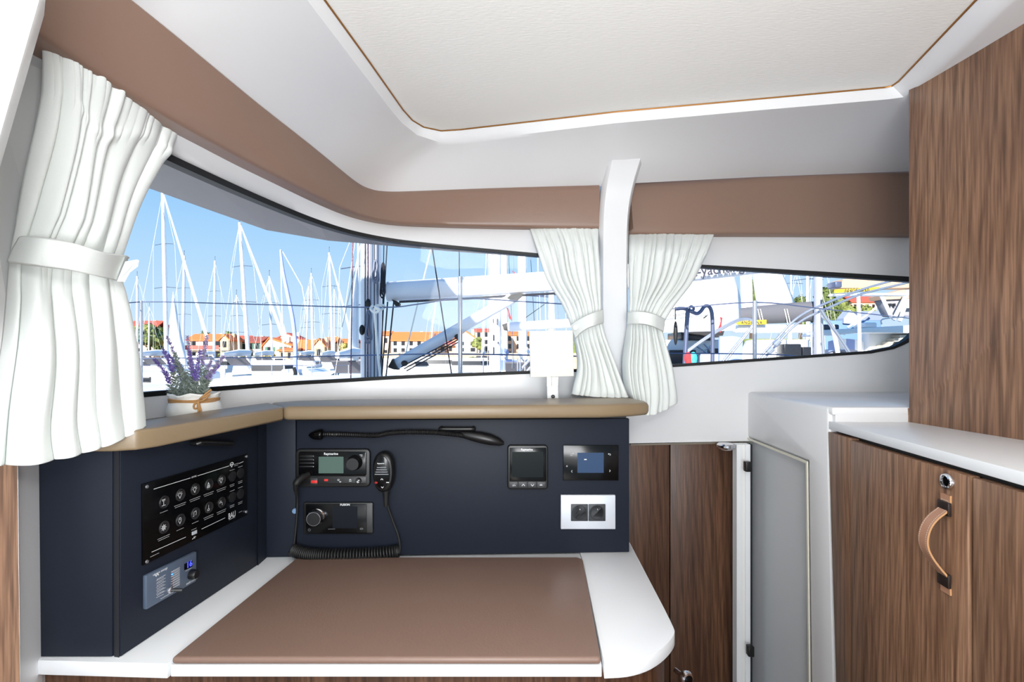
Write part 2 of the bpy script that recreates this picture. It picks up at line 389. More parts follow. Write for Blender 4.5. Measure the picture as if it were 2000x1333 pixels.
# ceiling: headliner, lip, gelcoat cove
ZH = .64
hl = [W(-.42, -1.6, ZH), PZ(560, -103, ZH), PZ(635, 0, ZH), PZ(720, 118, ZH), PZ(788, 215, ZH), PZ(806, 235, ZH), PZ(828, 248, ZH), PZ(862, 255, ZH),
      PZ(900, 252.5, ZH), PZ(1200, 218, ZH), PZ(1500, 191, ZH), PZ(1728, 170, ZH), PZ(1742, 167, ZH), PZ(1755, 158, ZH), PZ(1905, 0, ZH), W(.74, -1.6, ZH)]
ZL = .612
lip = [W(-.46, -1.6, ZL), PZ(520, -103, ZL), PZ(600, 0, ZL), PZ(690, 118, ZL), PZ(766, 218, ZL), PZ(786, 241, ZL), PZ(815, 264, ZL), PZ(858, 278, ZL),
       PZ(905, 277, ZL), PZ(1200, 241, ZL), PZ(1500, 214, ZL), PZ(1735, 194, ZL), PZ(1765, 190, ZL), PZ(1790, 172, ZL), PZ(1975, 2, ZL), W(.90, -1.6, ZL)]
o = MB().prism(hl, (0, 0, .02)).build('ceiling_panel', HEAD)
tag(o, 'off-white grained vinyl headliner panel filling the middle of the ceiling', 'ceiling panel')
eh = hl[1:]; eo = [Vector((p.x, p.y, EYE+ZH-.001)) for p in hl]
mb = MB(); mb.tube([p-Vector((0, 0, .001)) for p in hl], .0022, 6)
mb.build('edge_strip', BRASS, o, label='thin brass edge strip')
# smooth the lip and fair the cove out to the valances
def resample(L, ts):
    d = [0]
    for a, b in zip(L[:-1], L[1:]): d.append(d[-1]+(b-a).length)
    T = d[-1]; out = []
    for t in ts:
        x = t*T; i = 0
        while i < len(d)-2 and d[i+1] < x: i += 1
        out.append(L[i].lerp(L[i+1], (x-d[i])/max(1e-9, d[i+1]-d[i])))
    return out
def key_resample(keys, counts):
    out = []
    for (a, b), n in zip(zip(keys[:-1], keys[1:]), counts):
        out += [a.lerp(b, i/n) for i in range(n)]
    out.append(keys[-1]); return out
lipH = [p+Vector((0, 0, .0)) for p in hl]
cnt = [4, 4, 4, 4, 3, 3, 3, 3, 8, 8, 6, 2, 2, 4, 4]
A = key_resample(lipH, cnt); B = key_resample(lip, cnt)
VTR = [P(1171, 362, 1.60), P(1240, 355, 1.64), P(1400, 349, 1.645), P(1600, 341, 1.645), P(1775, 335, 1.645)]
outer = [W(-.60, -1.6, .52), W(-.59, .3, .52), P(262, 0, .736), P(430, 138, .92), P(600, 275, 1.225), P(660, 325, 1.375), P(692, 351, 1.47), P(748, 374.5, 1.585), P(840, 373, 1.60),
         P(1180, 361, 1.60), P(1480, 346, 1.645), P(1770, 335, 1.645), P(1800, 334, 1.645), W(1.1, 1.2, .60), W(1.0, .95, .61), W(.95, -1.6, .61)]
C = key_resample(outer, cnt)
vo = outw(vt, .010)
def vsl(a, b, n): return resample(vo[a:b+1], [i/n for i in range(n+1)])[:n]
off_ = sum(cnt[:2]); C2 = C[:off_]
for (a, b), n_ in zip(((5, 15), (15, 25), (25, 30), (30, 35), (35, 45), (45, 50), (50, 65)), cnt[2:9]): C2 += vsl(a, b, n_)
C2.append(vo[65]); C = C2+C[len(C2):]
rows = [A]
for t in (.5, 1): rows.append([a.lerp(b, t) for a, b in zip(A, B)])
n = len(B)
for t in (.08, .2, .4, .6, .8, 1):
    r = []
    for i, (b, c) in enumerate(zip(B, C)):
        p = b.lerp(c, t); s = math.sin(PI*t)*.016; fade = 1 if i < 52 else 0
        r.append(p+Vector((0, 0, s*fade*(1-t*.3))))
    rows.append(r)
rows.append([c+Vector((0, .012, .05)) if i > off_+30 else c+Vector((-.012, 0, .05)) for i, c in enumerate(C)])
mb = MB(); mb.grid(rows)
struct(mb.build('ceiling', GEL, smooth=True))
# roof slab outside with its dark overhang above the big window
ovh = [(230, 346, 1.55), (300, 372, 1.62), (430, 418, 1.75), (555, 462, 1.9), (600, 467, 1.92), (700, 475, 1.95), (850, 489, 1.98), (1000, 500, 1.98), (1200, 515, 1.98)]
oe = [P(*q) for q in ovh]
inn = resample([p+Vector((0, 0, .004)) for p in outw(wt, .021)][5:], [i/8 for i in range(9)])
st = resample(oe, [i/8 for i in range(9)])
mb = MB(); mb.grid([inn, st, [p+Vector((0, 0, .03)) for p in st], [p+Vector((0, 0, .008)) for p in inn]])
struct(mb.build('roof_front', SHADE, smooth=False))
struct(MB().box((-1.05, -5.5, EYE+.70), (2.0, 1.70, EYE+.78)).build('roof', BOATW))
struct(MB().box((-4.4, -4.5, EYE+2.92), (-2.35, 2.0, EYE+3.0)).build('unseen_shade_slab', BOATW))  # unseen canopy slab added to throw shade on the neighbouring boom and mast
# floor, left and right side walls behind the lens, aft bulkhead with door opening
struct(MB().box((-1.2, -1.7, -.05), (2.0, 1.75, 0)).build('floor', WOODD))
struct(MB().box((-1.0, -1.7, 0), (-.95, .98, EYE+.70)).build('wall_side', GELM))
struct(MB().box((1.45, -1.7, 0), (1.5, 1.72, EYE+.70)).build('wall_right', GELM))
# white bulkhead at the left edge of the saloon (leans in)
mb = MB(); e0 = P(92, -40, .52); e1 = P(-70, 520, .52)
mb.prism([e0, e1, Vector((e1.x-.05, .52, EYE+.0)), Vector((-.945, .52, EYE+.0)), Vector((-.945, .52, EYE+.62)), Vector((e0.x+.02, .52, EYE+.62))], (-.058, .06, 0))
struct(mb.build('wall_rear', GELM, bevel=.008))
mb = MB(); mb.prism([P(-90, -100, .60), P(125, 40, .70), P(84, 500, .80), P(60, 905, .90), P(-220, 905, .88)], (-.02, .1, 0))
struct(mb.build('wall_rear', GELM))
# front bulkhead below the window, inside the passage
struct(MB().box((-1.0, 1.70, 0), (.31, 1.74, EYE-.15)).build('wall_front', GELM))
# mullion between the two windows
L_ = [(1192, 296, 1.50), (1186, 325, 1.53), (1178, 370, 1.56), (1173, 420, 1.575), (1172, 500, 1.585), (1172, 640, 1.60), (1172, 790, 1.61)]
R_ = [(1264, 291, 1.50), (1252, 325, 1.53), (1239, 370, 1.56), (1231, 420, 1.575), (1228, 500, 1.585), (1228, 640, 1.60), (1228, 790, 1.61)]
Lp = SM([P(*q) for q in L_], 4); Rp = SM([P(*q) for q in R_], 4); bk = Vector((0, .12, 0))
ins = lambda a, b: [p.lerp(q, .10)-Vector((0, .006, 0)) for p, q in zip(a, b)]
mb = MB(); mb.grid([[p+bk for p in Lp], [p+Vector((0, .01, 0)) for p in Lp], ins(Lp, Rp), ins(Rp, Lp), [p+Vector((0, .01, 0)) for p in Rp], [p+bk for p in Rp]])
struct(mb.build('trim_1', GEL, smooth=True))

# valances
def valance(A, B, name, label, th=.03):
    dn = lambda L, d, z: [p+Vector((0, 0, z)) for p in outw(L, d)]
    rows = [dn(A, th, .0), dn(A, .006, .002), dn(A, 0, -.004)]
    for t in (.12, .3, .5, .7, .88): rows.append(outw(midl(A, B, t), -.004*math.sin(PI*t)))
    rows += [dn(B, 0, .006), dn(B, .003, .001), dn(B, .008, -.001), dn(B, .060, .001), dn(A, th, .0)]
    mb = MB(); mb.grid(rows)
    for j in (0, len(A)-1): mb.add([r[j] for r in rows[:-1]], [tuple(range(len(rows)-1))])
    return tag(mb.build(name, TAUPE, smooth=True), label, 'valance')
# left end turns the corner toward the hull side
c0, b0 = vt[0], vb[0]
endA = [Vector((-.80, .580, c0.z)), Vector((-.70, .562, c0.z)), Vector((-.63, .560, c0.z)), Vector((-.590, .575, c0.z))]
endB = [Vector((-.80, .580, b0.z)), Vector((-.70, .562, b0.z)), Vector((-.63, .560, b0.z)), Vector((-.600, .575, b0.z))]
valance(catmull(endA+[vt[1]], 4)[:-1]+vt[1:], catmull(endB+[vb[1]], 4)[:-1]+vb[1:], 'valance', 'long brown padded valance sweeping round above the large left window')
tr = [P(1222, 356, 1.64), P(1240, 355, 1.64), P(1400, 349, 1.645), P(1600, 341, 1.645), P(1800, 334, 1.645)]
br = [P(1222, 456, 1.64), P(1240, 456, 1.64), P(1400, 456.5, 1.645), P(1600, 457, 1.645), P(1800, 458, 1.645)]
valance(catmull(tr, 3), catmull(br, 3), 'valance', 'short brown padded valance above the right window, between mullion and tall wood panel')

# ------------------------------------------------------------------ right side: white block, passage, cabinets
blk = sroot('trim_2', (.85, 1.4, 0))
X0 = lambda Y, lean=0: .75+(Y-1.215)*.045+lean
top = -.128; zo = -.276
# sloping top corner of the moulded block and the wall over the door opening
pf = lambda Y, z, lean=0: W(X0(Y, lean), Y, z)
mb = MB()
mb.prism([pf(1.215, top), pf(1.68, top), pf(1.68, zo), pf(1.304, zo), pf(1.304, -1.35, .012), pf(1.215, -1.35, .03), pf(1.215, zo, .002)], (.035, 0, 0))
mb.build('moulded_side', GEL, blk, bevel=.008, seg=3)
MB().prism([W(.752, 1.203, top+.001), W(1.3, 1.203, top+.001), W(1.3, 1.68, top+.001), W(.775, 1.68, top+.001)], (0, 0, -.02)).build('shelf_top', GEL, blk, bevel=.006)
MB().box((.76, 1.2035, EYE-.175), (.96, 1.222, EYE-.140)).build('shelf_riser', GEL, blk)
CRM = mat('cream_edge', (226, 222, 205), .5)
MB().prism([pf(1.304, zo), pf(1.68, zo), pf(1.68, zo-.006), pf(1.310, zo-.006), pf(1.310, -1.35, .012), pf(1.304, -1.35, .012)], (-.003, 0, 0)).build('edge_bead', CRM, blk)
MB().add([P(1232, 867.5, 1.666), P(1470, 862.5, 1.666), P(1470, 866, 1.69), P(1232, 871, 1.69)], [(0, 1, 2, 3)]).build('edge_bead', CRM, blk)
# inner door of the passage
d1 = sroot('door_1', (.80, 1.45, .0))
MB().prism([W(.786, 1.335, zo-.004), W(.786, 1.69, zo-.004), W(.786, 1.69, -1.34), W(.786, 1.335, -1.34)], (.02, 0, 0)).build('door_leaf', GREYD, d1)
MB().prism([W(.772, 1.304, zo), W(.802, 1.304, zo), W(.802, 1.335, zo), W(.772, 1.335, zo)], (0, 0, -1.07)).build('door_jamb', mat('jamb_grey', (188, 189, 188), .5), d1)
for v in (912, 1272):
    c = P(1460 if v < 1000 else 1465, v, 1.56); MB().box(c-Vector((.008, .008, .015)), c+Vector((.010, .012, .015))).build('hinge', BLACK, d1, bevel=.002)
# white corner post of the passage
pw = sroot('trim_3', P(1450, 900, 1.6)-Vector((0, 0, 1)))
for u0, u1, y, m in ((1439, 1444, 1.60, WHITE), (1444, 1453, 1.605, GELM), (1453, 1456, 1.625, GREYP), (1456, 1463, 1.60, WHITE), (1463, 1467, 1.66, NAVYD)):
    a, b = P(u0, 869, y), P(u1, 869, y)
    MB().box((a.x, y, .0), (b.x+.004, y+.03, a.z)).build('post_strip', m, pw)
# dark wood bulkhead of the passage: two boards
bhd = sroot('wall_lower', P(1330, 900, 1.70)-Vector((0, 0, 1)))
for u0, u1 in ((1170, 1307.5), (1309.5, 1440)):
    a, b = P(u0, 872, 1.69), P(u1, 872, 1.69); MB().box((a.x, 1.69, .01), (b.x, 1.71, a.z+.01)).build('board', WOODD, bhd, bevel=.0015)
MB().box((.25, 1.715, .01), (.80, 1.73, EYE-.27)).build('backing', NAVYD, bhd)
# small round chrome lamp under the edge
l = thing('cabin_light', 'small round chrome light tucked under the white edge at the top of the dark passage', 'light', P(1419, 869, 1.63))
MB().lathe([(.026, 0), (.030, -.004), (.030, -.010), (.024, -.016)], P(1419, 867, 1.63), UP).build('rim', CHROME, l, smooth=True)
MB().lathe([(.021, -.016), (.015, -.020), (.004, -.022)], P(1419, 867, 1.63), UP).build('lens', WHITE, l, smooth=True)

# tall wood panel
tp = thing('tall_cabinet', 'tall walnut panelled cabinet rising from the white worktop to the ceiling', 'cabinet', W(.96, 1.0, -.162))
def up(u, v, off=0):           # plane of the tall panel
    a = (u-1000)/F; m_ = (.93-.947)/(1.2-.947); c_ = .93-m_*1.2; return P(u, v, c_/(a-m_))+Vector((-off, 0, 0))
MB().prism([W(.93, 1.2, .632), W(.93, 1.2, -.13), W(.93, 1.222, -.13), W(.93, 1.222, -.163), W(1.0, .20, -.163), W(1.0, .20, .66), W(.947, .947, .645)], (.04, 0, 0)).build('side_panel', WOOD, tp, bevel=.0012)
MB().tube([W(.9285, 1.199, .628), W(.946, .947, .641), W(.999, .20, .655)], .0022, 6).build('shadow_gap', BLACK, tp)
MB().prism([W(.9275, 1.204, -.131), W(.9275, 1.223, -.131), W(.9275, 1.223, -.162), W(.9275, 1.204, -.162)], (.004, 0, 0)).build('base_lip', WOOD, tp)
# white worktop
wk = MB().prism([W(.752, 1.216, -.162), W(.695, .695, -.162), W(.66, .35, -.162), W(1.1, .35, -.162), W(1.1, 1.216, -.162)], (0, 0, -.019))
wk = tag(wk.build('worktop', WHITE, bevel=.0015), 'narrow white worktop on the right-hand cabinet below the tall wood panel', 'worktop')
# lower cabinet with leather strap door
cb = thing('cabinet', 'low walnut cabinet under the white worktop with a leather strap handle', 'cabinet', W(.85, .9, -1.35))
gz = .019+.162
def cpan(u0, u1, name, m, off=.0, zt=-.190, par=cb, lean=0):
    Y0 = CP(u0, 900); Y1 = CP(u1, 900)
    a = Vector((Y0.x, Y0.y, 0))+NC*off; b = Vector((Y1.x, Y1.y, 0))+NC*off
    z1 = EYE+zt; q = [Vector((a.x, a.y, z1)), Vector((b.x, b.y, z1)), Vector((b.x, b.y, .05)), Vector((a.x+lean, a.y-lean*1.6, .05))]
    return MB().prism(q, -NC*.018).build(name, m, par, bevel=.0012)
cpan(1617.5, 1661.5, 'filler_panel', WOOD, 0, -.187, lean=.018)
door = cpan(1663, 1893, 'door', WOOD, .002)
cpan(1903, 2290, 'door', WOOD, .002)
cpan(2302, 3300, 'door', WOOD, .002)
cpan(1600, 3300, 'carcass', mat('carcass_gap_shade', (28, 24, 22), .6), -.020, -.184)  # carcass coloured near-black to put shade into the door gaps
MB().prism([CP(1660, 845, -.004), CP(2120, 957, -.004), CP(2120, 965, -.004), CP(1660, 852, -.004)], NC*-.004).build('light_rail', mat('rail_alu', (190, 192, 196), .4, metal=.5), cb)
# lock rosette
c = CP(1855.5, 941, .002)
lk = MB().lathe([(.013, 0), (.0135, .003), (.012, .006), (.0095, .0068), (.0088, .004), (.004, .0035)], c, NC, 28).build('lock', CHROME, door, smooth=True)
MB().lathe([(.008, .0036), (.008, .0042)], c, NC, 20).build('lock_button', BLACKG, door)
# leather strap handle
def sx(w): return XC*w
cx0 = CP(1852, 984, 0); ux = XC; H0 = CP(1853, 990, 0); H1 = CP(1853, 1135, 0)
Lz = H0.z-H1.z
mid = lambda t: H0.lerp(H1, t)
prof = [(-.165, .004), (-.03, .0045), (.02, .006), (.07, .012), (.15, .023), (.27, .033), (.42, .038), (.55, .037), (.68, .030), (.82, .018), (.92, .008), (.97, .005), (1.0, .0045), (1.165, .004)]
hw = .0105
cur = catmull([mid(t)+NC*d for t, d in prof], 5)
hb = MB(); rows = []
for i, p in enumerate(cur):
    t = (cur[min(i+1, len(cur)-1)]-cur[max(i-1, 0)]).normalized(); nn = t.cross(ux).normalized()
    if nn.dot(NC) < 0: nn = -nn
    rows.append((p, nn))
hb.grid([[p-ux*hw+nn*.0015, p+ux*hw+nn*.0015, p+ux*hw-nn*.0015, p-ux*hw-nn*.0015] for p, nn in rows], True)
strap = hb.build('strap_handle', LEATH, door, smooth=False, label='tan leather strap handle with white stitching')
MB().grid([[p+ux*hw*1.01+nn*.0013, p+ux*hw*1.01-nn*.0013] for p, nn in rows]).build('cut_edge', LEATHE, strap)
sb = MB(); k = 0
for s_ in (-1, 1):
    for i in range(3, len(rows)-4):
        p, nn = rows[i]; q, n2 = rows[i+1]; a = p.lerp(q, .15); b = p.lerp(q, .75)
        sb.add([a+ux*(s_*.0078-.0004)+nn*.0018, a+ux*(s_*.0078+.0004)+nn*.0018, b+ux*(s_*.0078+.0004)+n2*.0018, b+ux*(s_*.0078-.0004)+n2*.0018], [(0, 1, 2, 3)])
for i in (3, len(rows)-4):
    p, nn = rows[i]
    for q in range(6):
        a = -.0078+q*.0027; sb.add([p+ux*a+nn*.0018, p+ux*(a+.0018)+nn*.0018, p+ux*(a+.0018)+nn*.0018+UP*.0008, p+ux*a+nn*.0018+UP*.0008], [(0, 1, 2, 3)])
sb.build('stitching', STITCH, strap, kind='stuff')
for t in (.02, .98):
    c = mid(t)+NC*.004; mbk = MB()
    mbk.prism([c-ux*.0125-UP*.011, c+ux*.0125-UP*.011, c+ux*.0125+UP*.011, c-ux*.0125+UP*.011], NC*.0055)
    mbk.build('clamp', BRONZE, strap, bevel=.001)

# ------------------------------------------------------------------ desk
DZ = -.519
dk = thing('chart_desk', 'white topped chart desk with brown padded lid and rounded corner, walnut front below', 'desk', W(-.2, 1.05, -1.35))
D = lambda u, v, z=DZ: PZ(u, v, z)
L0, L1 = D(327, 1297.5), D(577, 1096.5); R0, R1 = D(1180, 1298), D(1138.5, 1096)
pl = [D(48, 1290), L0, L1, Vector((L1.x+.03, 1.45, L1.z)), Vector((-.86, 1.45, L1.z)), Vector((-.84, .90, L1.z))]
MB().prism(pl, (0, 0, -.0245)).build('desktop_left', WHITE, dk, bevel=.001)
rr = [D(1180, 1298), D(1225, 1295), D(1262, 1285), D(1290, 1269), D(1308, 1252), D(1317, 1237), D(1315, 1225), D(1298, 1190)]
rr = [R0]+catmull(rr, 3)[1:]
pr = rr+[D(1231, 1062), Vector((.32, 1.46, R0.z)), Vector((R1.x, 1.46, R0.z)), R1]
MB().prism(pr, (0, 0, -.0245)).build('desktop_right', WHITE, dk, bevel=.0008)
g = Vector((.0015, 0, 0))
MB().prism([L0+g+Vector((.002, .003, -.003)), R0-g+Vector((-.002, .003, -.003)), R1-g-Vector((0, 0, .003)), Vector((R1.x, 1.46, R1.z-.003)), Vector((L1.x, 1.46, L1.z-.003)), L1+g-Vector((0, 0, .003))], (0, 0, -.0205)).build('lid', WHITE, dk, bevel=.001)
cu_ = [L0+Vector((.006, .0, -.002)), R0+Vector((-.005, .0, -.002)), R1+Vector((-.002, -.012, -.002)), R1+Vector((-.014, .0, -.002)), L1+Vector((.014, 0, -.002)), L1+Vector((.004, -.012, -.002))]
MB().prism(cu_, (0, 0, .0125)).build('pad', TAUPE2, dk, bevel=.0055, seg=4, label='brown padded leather writing surface')
zb = EYE+DZ-.026
bd = [Vector((-.83, .885, 0)), Vector((.12, .885, 0)), Vector((.20, .895, 0)), Vector((.255, .925, 0)), Vector((.29, .975, 0)), Vector((.305, 1.05, 0)), Vector((.305, 1.40, 0)), Vector((-.83, 1.40, 0))]
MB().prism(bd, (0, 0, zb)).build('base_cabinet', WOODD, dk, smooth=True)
c = D(1340, 1326, -.60); c = P(1340, 1326, .965)
kb = MB().lathe([(.005, -.03), (.005, -.012), (.013, -.006), (.0145, 0), (.012, .006), (.004, .009)], c, (.35, -.9, .05), 20).build('knob', CHROME, dk, smooth=True)
MB().lathe([(.009, .0078), (.006, .0095), (.001, .010)], c, (.35, -.9, .05), 16).build('knob_cap', BLACKG, kb, smooth=True)

# ------------------------------------------------------------------ navy console
cs = thing('instrument_console', 'dark navy instrument console behind the chart desk with ship electronics', 'console', W(-.2, 1.35, DZ))
cb0 = EYE+DZ
def pan(fr, u0, u1, v0a, v0b, name, z1, zt=-.163, z0=0.0):
    a, b = fr(u0, 900, z1), fr(u1, 900, z1)
    n = NF if fr is FP else NL
    q = [Vector((a.x, a.y, EYE+zt)), Vector((b.x, b.y, EYE+zt)), Vector((b.x, b.y, cb0+.001)), Vector((a.x, a.y, cb0+.001))]
    return MB().prism(q, -n*(.016)).build(name, NAVY, cs, bevel=.0012)
pan(FP, 579.5, 1229, 0, 0, 'front_panel', 0, zt=-.171)
pan(FP, 520, 577.5, 0, 0, 'corner_panel', .001)
lpn = pan(LP, 236, 503, 0, 0, 'side_panel', 0)
# return between side panel and corner
a, b = LP(503, 900), FP(521, 900)
MB().prism([Vector((a.x+.001, a.y, EYE-.163)), Vector((b.x, b.y, EYE-.163)), Vector((b.x, b.y, cb0)), Vector((a.x+.001, a.y, cb0))], (-.02, .02, 0)).build('corner_post', NAVY, cs)
a, b = LP(236, 1285), P(220, 1285, .872)
MB().prism([Vector((a.x-.002, a.y-.001, EYE-.163)), Vector((b.x+.001, .874, EYE-.163)), Vector((b.x+.001, .874, cb0)), Vector((a.x-.002, a.y-.001, cb0))], (-.01, .02, 0)).build('corner_fillet', NAVYD, cs)
a, b = P(62, 1285, .872), P(219, 1285, .872)
MB().box((a.x, .872, cb0+.001), (b.x, .888, EYE-.163)).build('end_panel', NAVY, cs, bevel=.0015)
MB().box((-.60, 1.345, cb0), (.300, 1.64, EYE-.166)).build('carcass', NAVYD, cs)
MB().box((-.835, .892, cb0), (-.70, 1.35, EYE-.166)).build('carcass', NAVYD, cs)
# pull handles under the ledge
def pull(fr, n, u0, u1, v, xd):
    a, b = fr(u0, v), fr(u1, v); r = .0055
    pts = [a+n*.002, a+n*.016, a+xd*.006+n*.021, b-xd*.006+n*.021, b+n*.016, b+n*.002]
    return MB().tube(catmull(pts, 4), r, 10).build('pull_handle', BLACK, cs, smooth=True)
pull(FP, NF, 863, 925, 836, XF); pull(LP, NL, 372, 436, 866, XL)
MB().lathe([(.007, 0), (.007, .004), (.0055, .006)], FP(577, 998, .001), NF, 18).build('push_button', mat('steel_blue_button', (120, 150, 185), .3), cs, smooth=True)

# ledge with raised fiddle, two pieces
ZT = -.130
def ledge(pts, label, zb_=-.164, par=None):
    o = MB().prism([W(x, y, ZT) for x, y in pts], (0, 0, zb_-ZT)).build('ledge', LEDGE, bevel=.011, seg=4)
    return tag(o, label, 'ledge')
lg1 = ledge([(-.87, .848), (-.665, .848), (-.632, .862), (-.616, .893), (-.5555, 1.238), (-.555, 1.243), (-.640, 1.345), (-.69, 1.15), (-.715, .95), (-.87, .94)], 'left olive-brown moulded ledge under the lavender pot, on the console end')
lg2 = ledge([(-.553, 1.243), (.22, 1.287), (.315, 1.318), (.362, 1.352), (.366, 1.39), (.335, 1.55), (.335, 1.662), (.19, 1.662), (.165, 1.485), (-.45, 1.445), (-.59, 1.40), (-.637, 1.347)], 'long olive-brown moulded ledge along the top of the instrument console')
tray = [W(-.87, .9, -.152)]+[W(p.x, p.y, -.152) for p in [wb[8], wb[15], wb[20], wb[25], wb[30], wb[35], wb[40], wb[45], wb[50], wb[55], wb[60]]]
tray = [W(p.x, p.y-.002, -.152) for p in tray]+[W(.30, 1.66, -.152), W(.30, 1.40, -.152), W(-.50, 1.36, -.152), W(-.65, 1.30, -.152), W(-.70, .92, -.152)]
MB().prism(tray, (0, 0, -.011)).build('tray', mat('tray_brown', (128, 112, 90), .45), lg2)

# ------------------------------------------------------------------ left wood panel and white post
o = MB().prism([P(-165, 880, .80), P(34, 880, .80), P(40, 1420, .80), P(44, 2370, .80), P(-165, 2370, .80)], (-.032, .03, 0)).build('side_panel_board', WOOD, bevel=.001)
o.name = 'wood_panel'; tag(o, 'walnut panel at the left edge below the curtain beside the white post', 'panel')
o = MB().prism([P(34, 850, .815), P(62, 850, .86), P(68, 1285, .86), P(66, 1330, .86), P(40, 1420, .815)], (-.02, .06, 0)).build('trim_4', WHITE); struct(o)

# ------------------------------------------------------------------ electronics on the front panel
def dash_rows(fr, n, xd, rows, m, parent, hgt=.0012, name='caption'):
    mb = MB()
    for u, v, wd in rows:
        c = fr(u, v, 0); x = -wd/2
        while x < wd/2:
            L = random.uniform(.0012, .0030); L = min(L, wd/2-x)
            if L > .0004: mb.add([c+xd*x-UP*hgt/2+n, c+xd*(x+L)-UP*hgt/2+n, c+xd*(x+L)+UP*hgt/2+n, c+xd*x+UP*hgt/2+n], [(0, 1, 2, 3)])
            x += L+.0006
    return mb.build(name, m, parent, kind='stuff')
ICONS = {
 'antenna': [[(-.6, -.8), (.6, -.8)], [(0, -.8), (0, .8)], [(-.4, .8), (.4, .8)], [(-.3, .4), (-.5, .9)], [(.3, .4), (.5, .9)]],
 'bulb': [[(-.25, -.5), (-.5, 0), (-.45, .4), (0, .7), (.45, .4), (.5, 0), (.25, -.5), (-.25, -.5)], [(-.22, -.75), (.22, -.75)], [(-.9, .3), (-.7, .25)], [(.9, .3), (.7, .25)], [(0, 1.05), (0, .88)], [(-.7, .85), (-.55, .7)], [(.7, .85), (.55, .7)]],
 'sail': [[(-.7, -.5), (.7, -.5), (.45, -.85), (-.45, -.85), (-.7, -.5)], [(0, -.4), (0, .8), (.6, -.3), (0, -.3)], [(-.1, .6), (-.5, -.3), (-.1, -.3)]],
 'wheel': [[(math.cos(a*PI/6)*.55, math.sin(a*PI/6)*.55) for a in range(13)], [(math.cos(a*PI/4)*.2, math.sin(a*PI/4)*.2) for a in range(9)]]+[[(math.cos(a*PI/4)*.2, math.sin(a*PI/4)*.2), (math.cos(a*PI/4)*.9, math.sin(a*PI/4)*.9)] for a in range(8)],
 'pin': [[(0, -.95), (-.5, -.05), (-.5, .4), (-.25, .75), (.25, .75), (.5, .4), (.5, -.05), (0, -.95)], [(.12, .3), (0, .42), (-.12, .3), (0, .18), (.12, .3)]],
 'note': [[(-.4, -.5), (-.4, .6), (.5, .8), (.5, -.3)], [(-.4, -.5), (-.7, -.6)], [(.5, -.3), (.2, -.4)]],
 'radio': [[(.1, .9), (.1, -.3), (-.4, -.3), (-.4, -.8), (.4, -.8), (.4, -.3)]],
 'tap': [[(-.6, .1), (.3, .1), (.55, -.1), (.55, -.4)], [(-.1, .1), (-.1, .5)], [(-.4, .55), (.2, .55)], [(-.6, -.1), (-.6, .3)], [(.55, -.6), (.5, -.8)]],
}
def icon(kind, c, xd, n, s, parent, m=WHITEP, wd=.14, name='icon'):
    mb = MB()
    for plx in ICONS[kind]: stroke(mb, c, xd*s, UP*s, n, plx, wd, .0003)
    return mb.build(name, m, parent)
def poly_icon(c, xd, n, s, pls, parent, m=WHITEP, wd=.2, name='symbol'):
    mb = MB()
    for plx in pls: stroke(mb, c, xd*s, UP*s, n, plx, wd, .0003)
    return mb.build(name, m, parent)

# VHF radio
r = thing('marine_radio', 'black marine radio with green screen, speaker slots and round knob on the console', 'radio', FP(652, 950))
fpoly(FP, rrect(580, 876, 725, 950, 9), 0, .011).build('housing', BLACK, r, bevel=.003, seg=3)
fpoly(FP, rrect(587, 881, 718, 928, 4), .010, .0135).build('faceplate', BLACKG, r, bevel=.0012)
fpoly(FP, rrect(587, 929, 718, 944, 3), .010, .0125).build('key_strip', BLACK, r, bevel=.001)
sc_ = fpoly(FP, rrect(626, 890.5, 674, 922.5, 1), .013, .0142).build('screen', LCD, r, label='unlit grey-green display')
for i in range(4):
    v = 889.5+i*6.7; fpoly(FP, rrect(589, v-1.5, 617, v+1.3, 1.2, 2), .013, .0155).build('speaker_slot', BLACK, r, bevel=.0005)
    MB().ball(FP(616.5, v, .0155), .0012, 8, 5).build('slot_stud', CHROME, r, smooth=True)
kb = MB().lathe([(.019, .013), (.019, .018), (.0175, .020), (.0165, .034), (.0150, .037), (.0145, .037)], FP(696, 901.5), NF, 32).build('knob', BLACK, r, smooth=True)
text('Raymarine', FP(650, 885.5, .0136), XF, UP, .035, WHITEP, r, 'lettering', bold=.02)
dash_rows(FP, NF*.0138, XF, [(708, 887, .007), (709, 889.5, .004)], WHITEP, r)
fpoly(FP, rrect(610, 932, 624, 944, 1.5), .012, .0145).build('distress_cover', mat('dark_grey_plastic', (48, 48, 50), .4), r, bevel=.0006)
fpoly(FP, rrect(611.5, 936, 623.5, 941.5, 1.5), .0142, .0155).build('distress_key', RED, r, bevel=.0005)
fpoly(FP, rrect(636.5, 933.8, 644, 938, .8), .0123, .0132).build('key_mark', RED, r)
poly_icon(FP(664, 935.5, .0128), XF, NF, .002, [[(math.cos(a*PI/6), math.sin(a*PI/6)) for a in range(13)]], r, wd=.5)
poly_icon(FP(667.5, 939.2, .0128), XF, NF, .002, [[(-1.2, 0), (1.2, 0)], [(0, -.8), (0, .8)]], r, wd=.6)
poly_icon(FP(687, 936, .0128), XF, NF, .0022, [[(-1, .6), (1, .6)], [(-.2, 1.1), (-.9, .6), (-.2, .1)], [(-1, -.6), (-1, -1.3), (1, -1.3), (1, -.6)]], r, wd=.5)
MB().lathe([(.0075, .012), (.0075, .016), (.0065, .018)], FP(703, 937), NF, 18).build('volume_button', BLACK, r, smooth=True)
poly_icon(FP(703, 938, .0185), XF, NF, .003, [[(-1, -.2), (.2, .6)], [(-.4, -.8), (.6, -.4)], [(.2, 1), (1, 1.2)]], r, wd=.55)

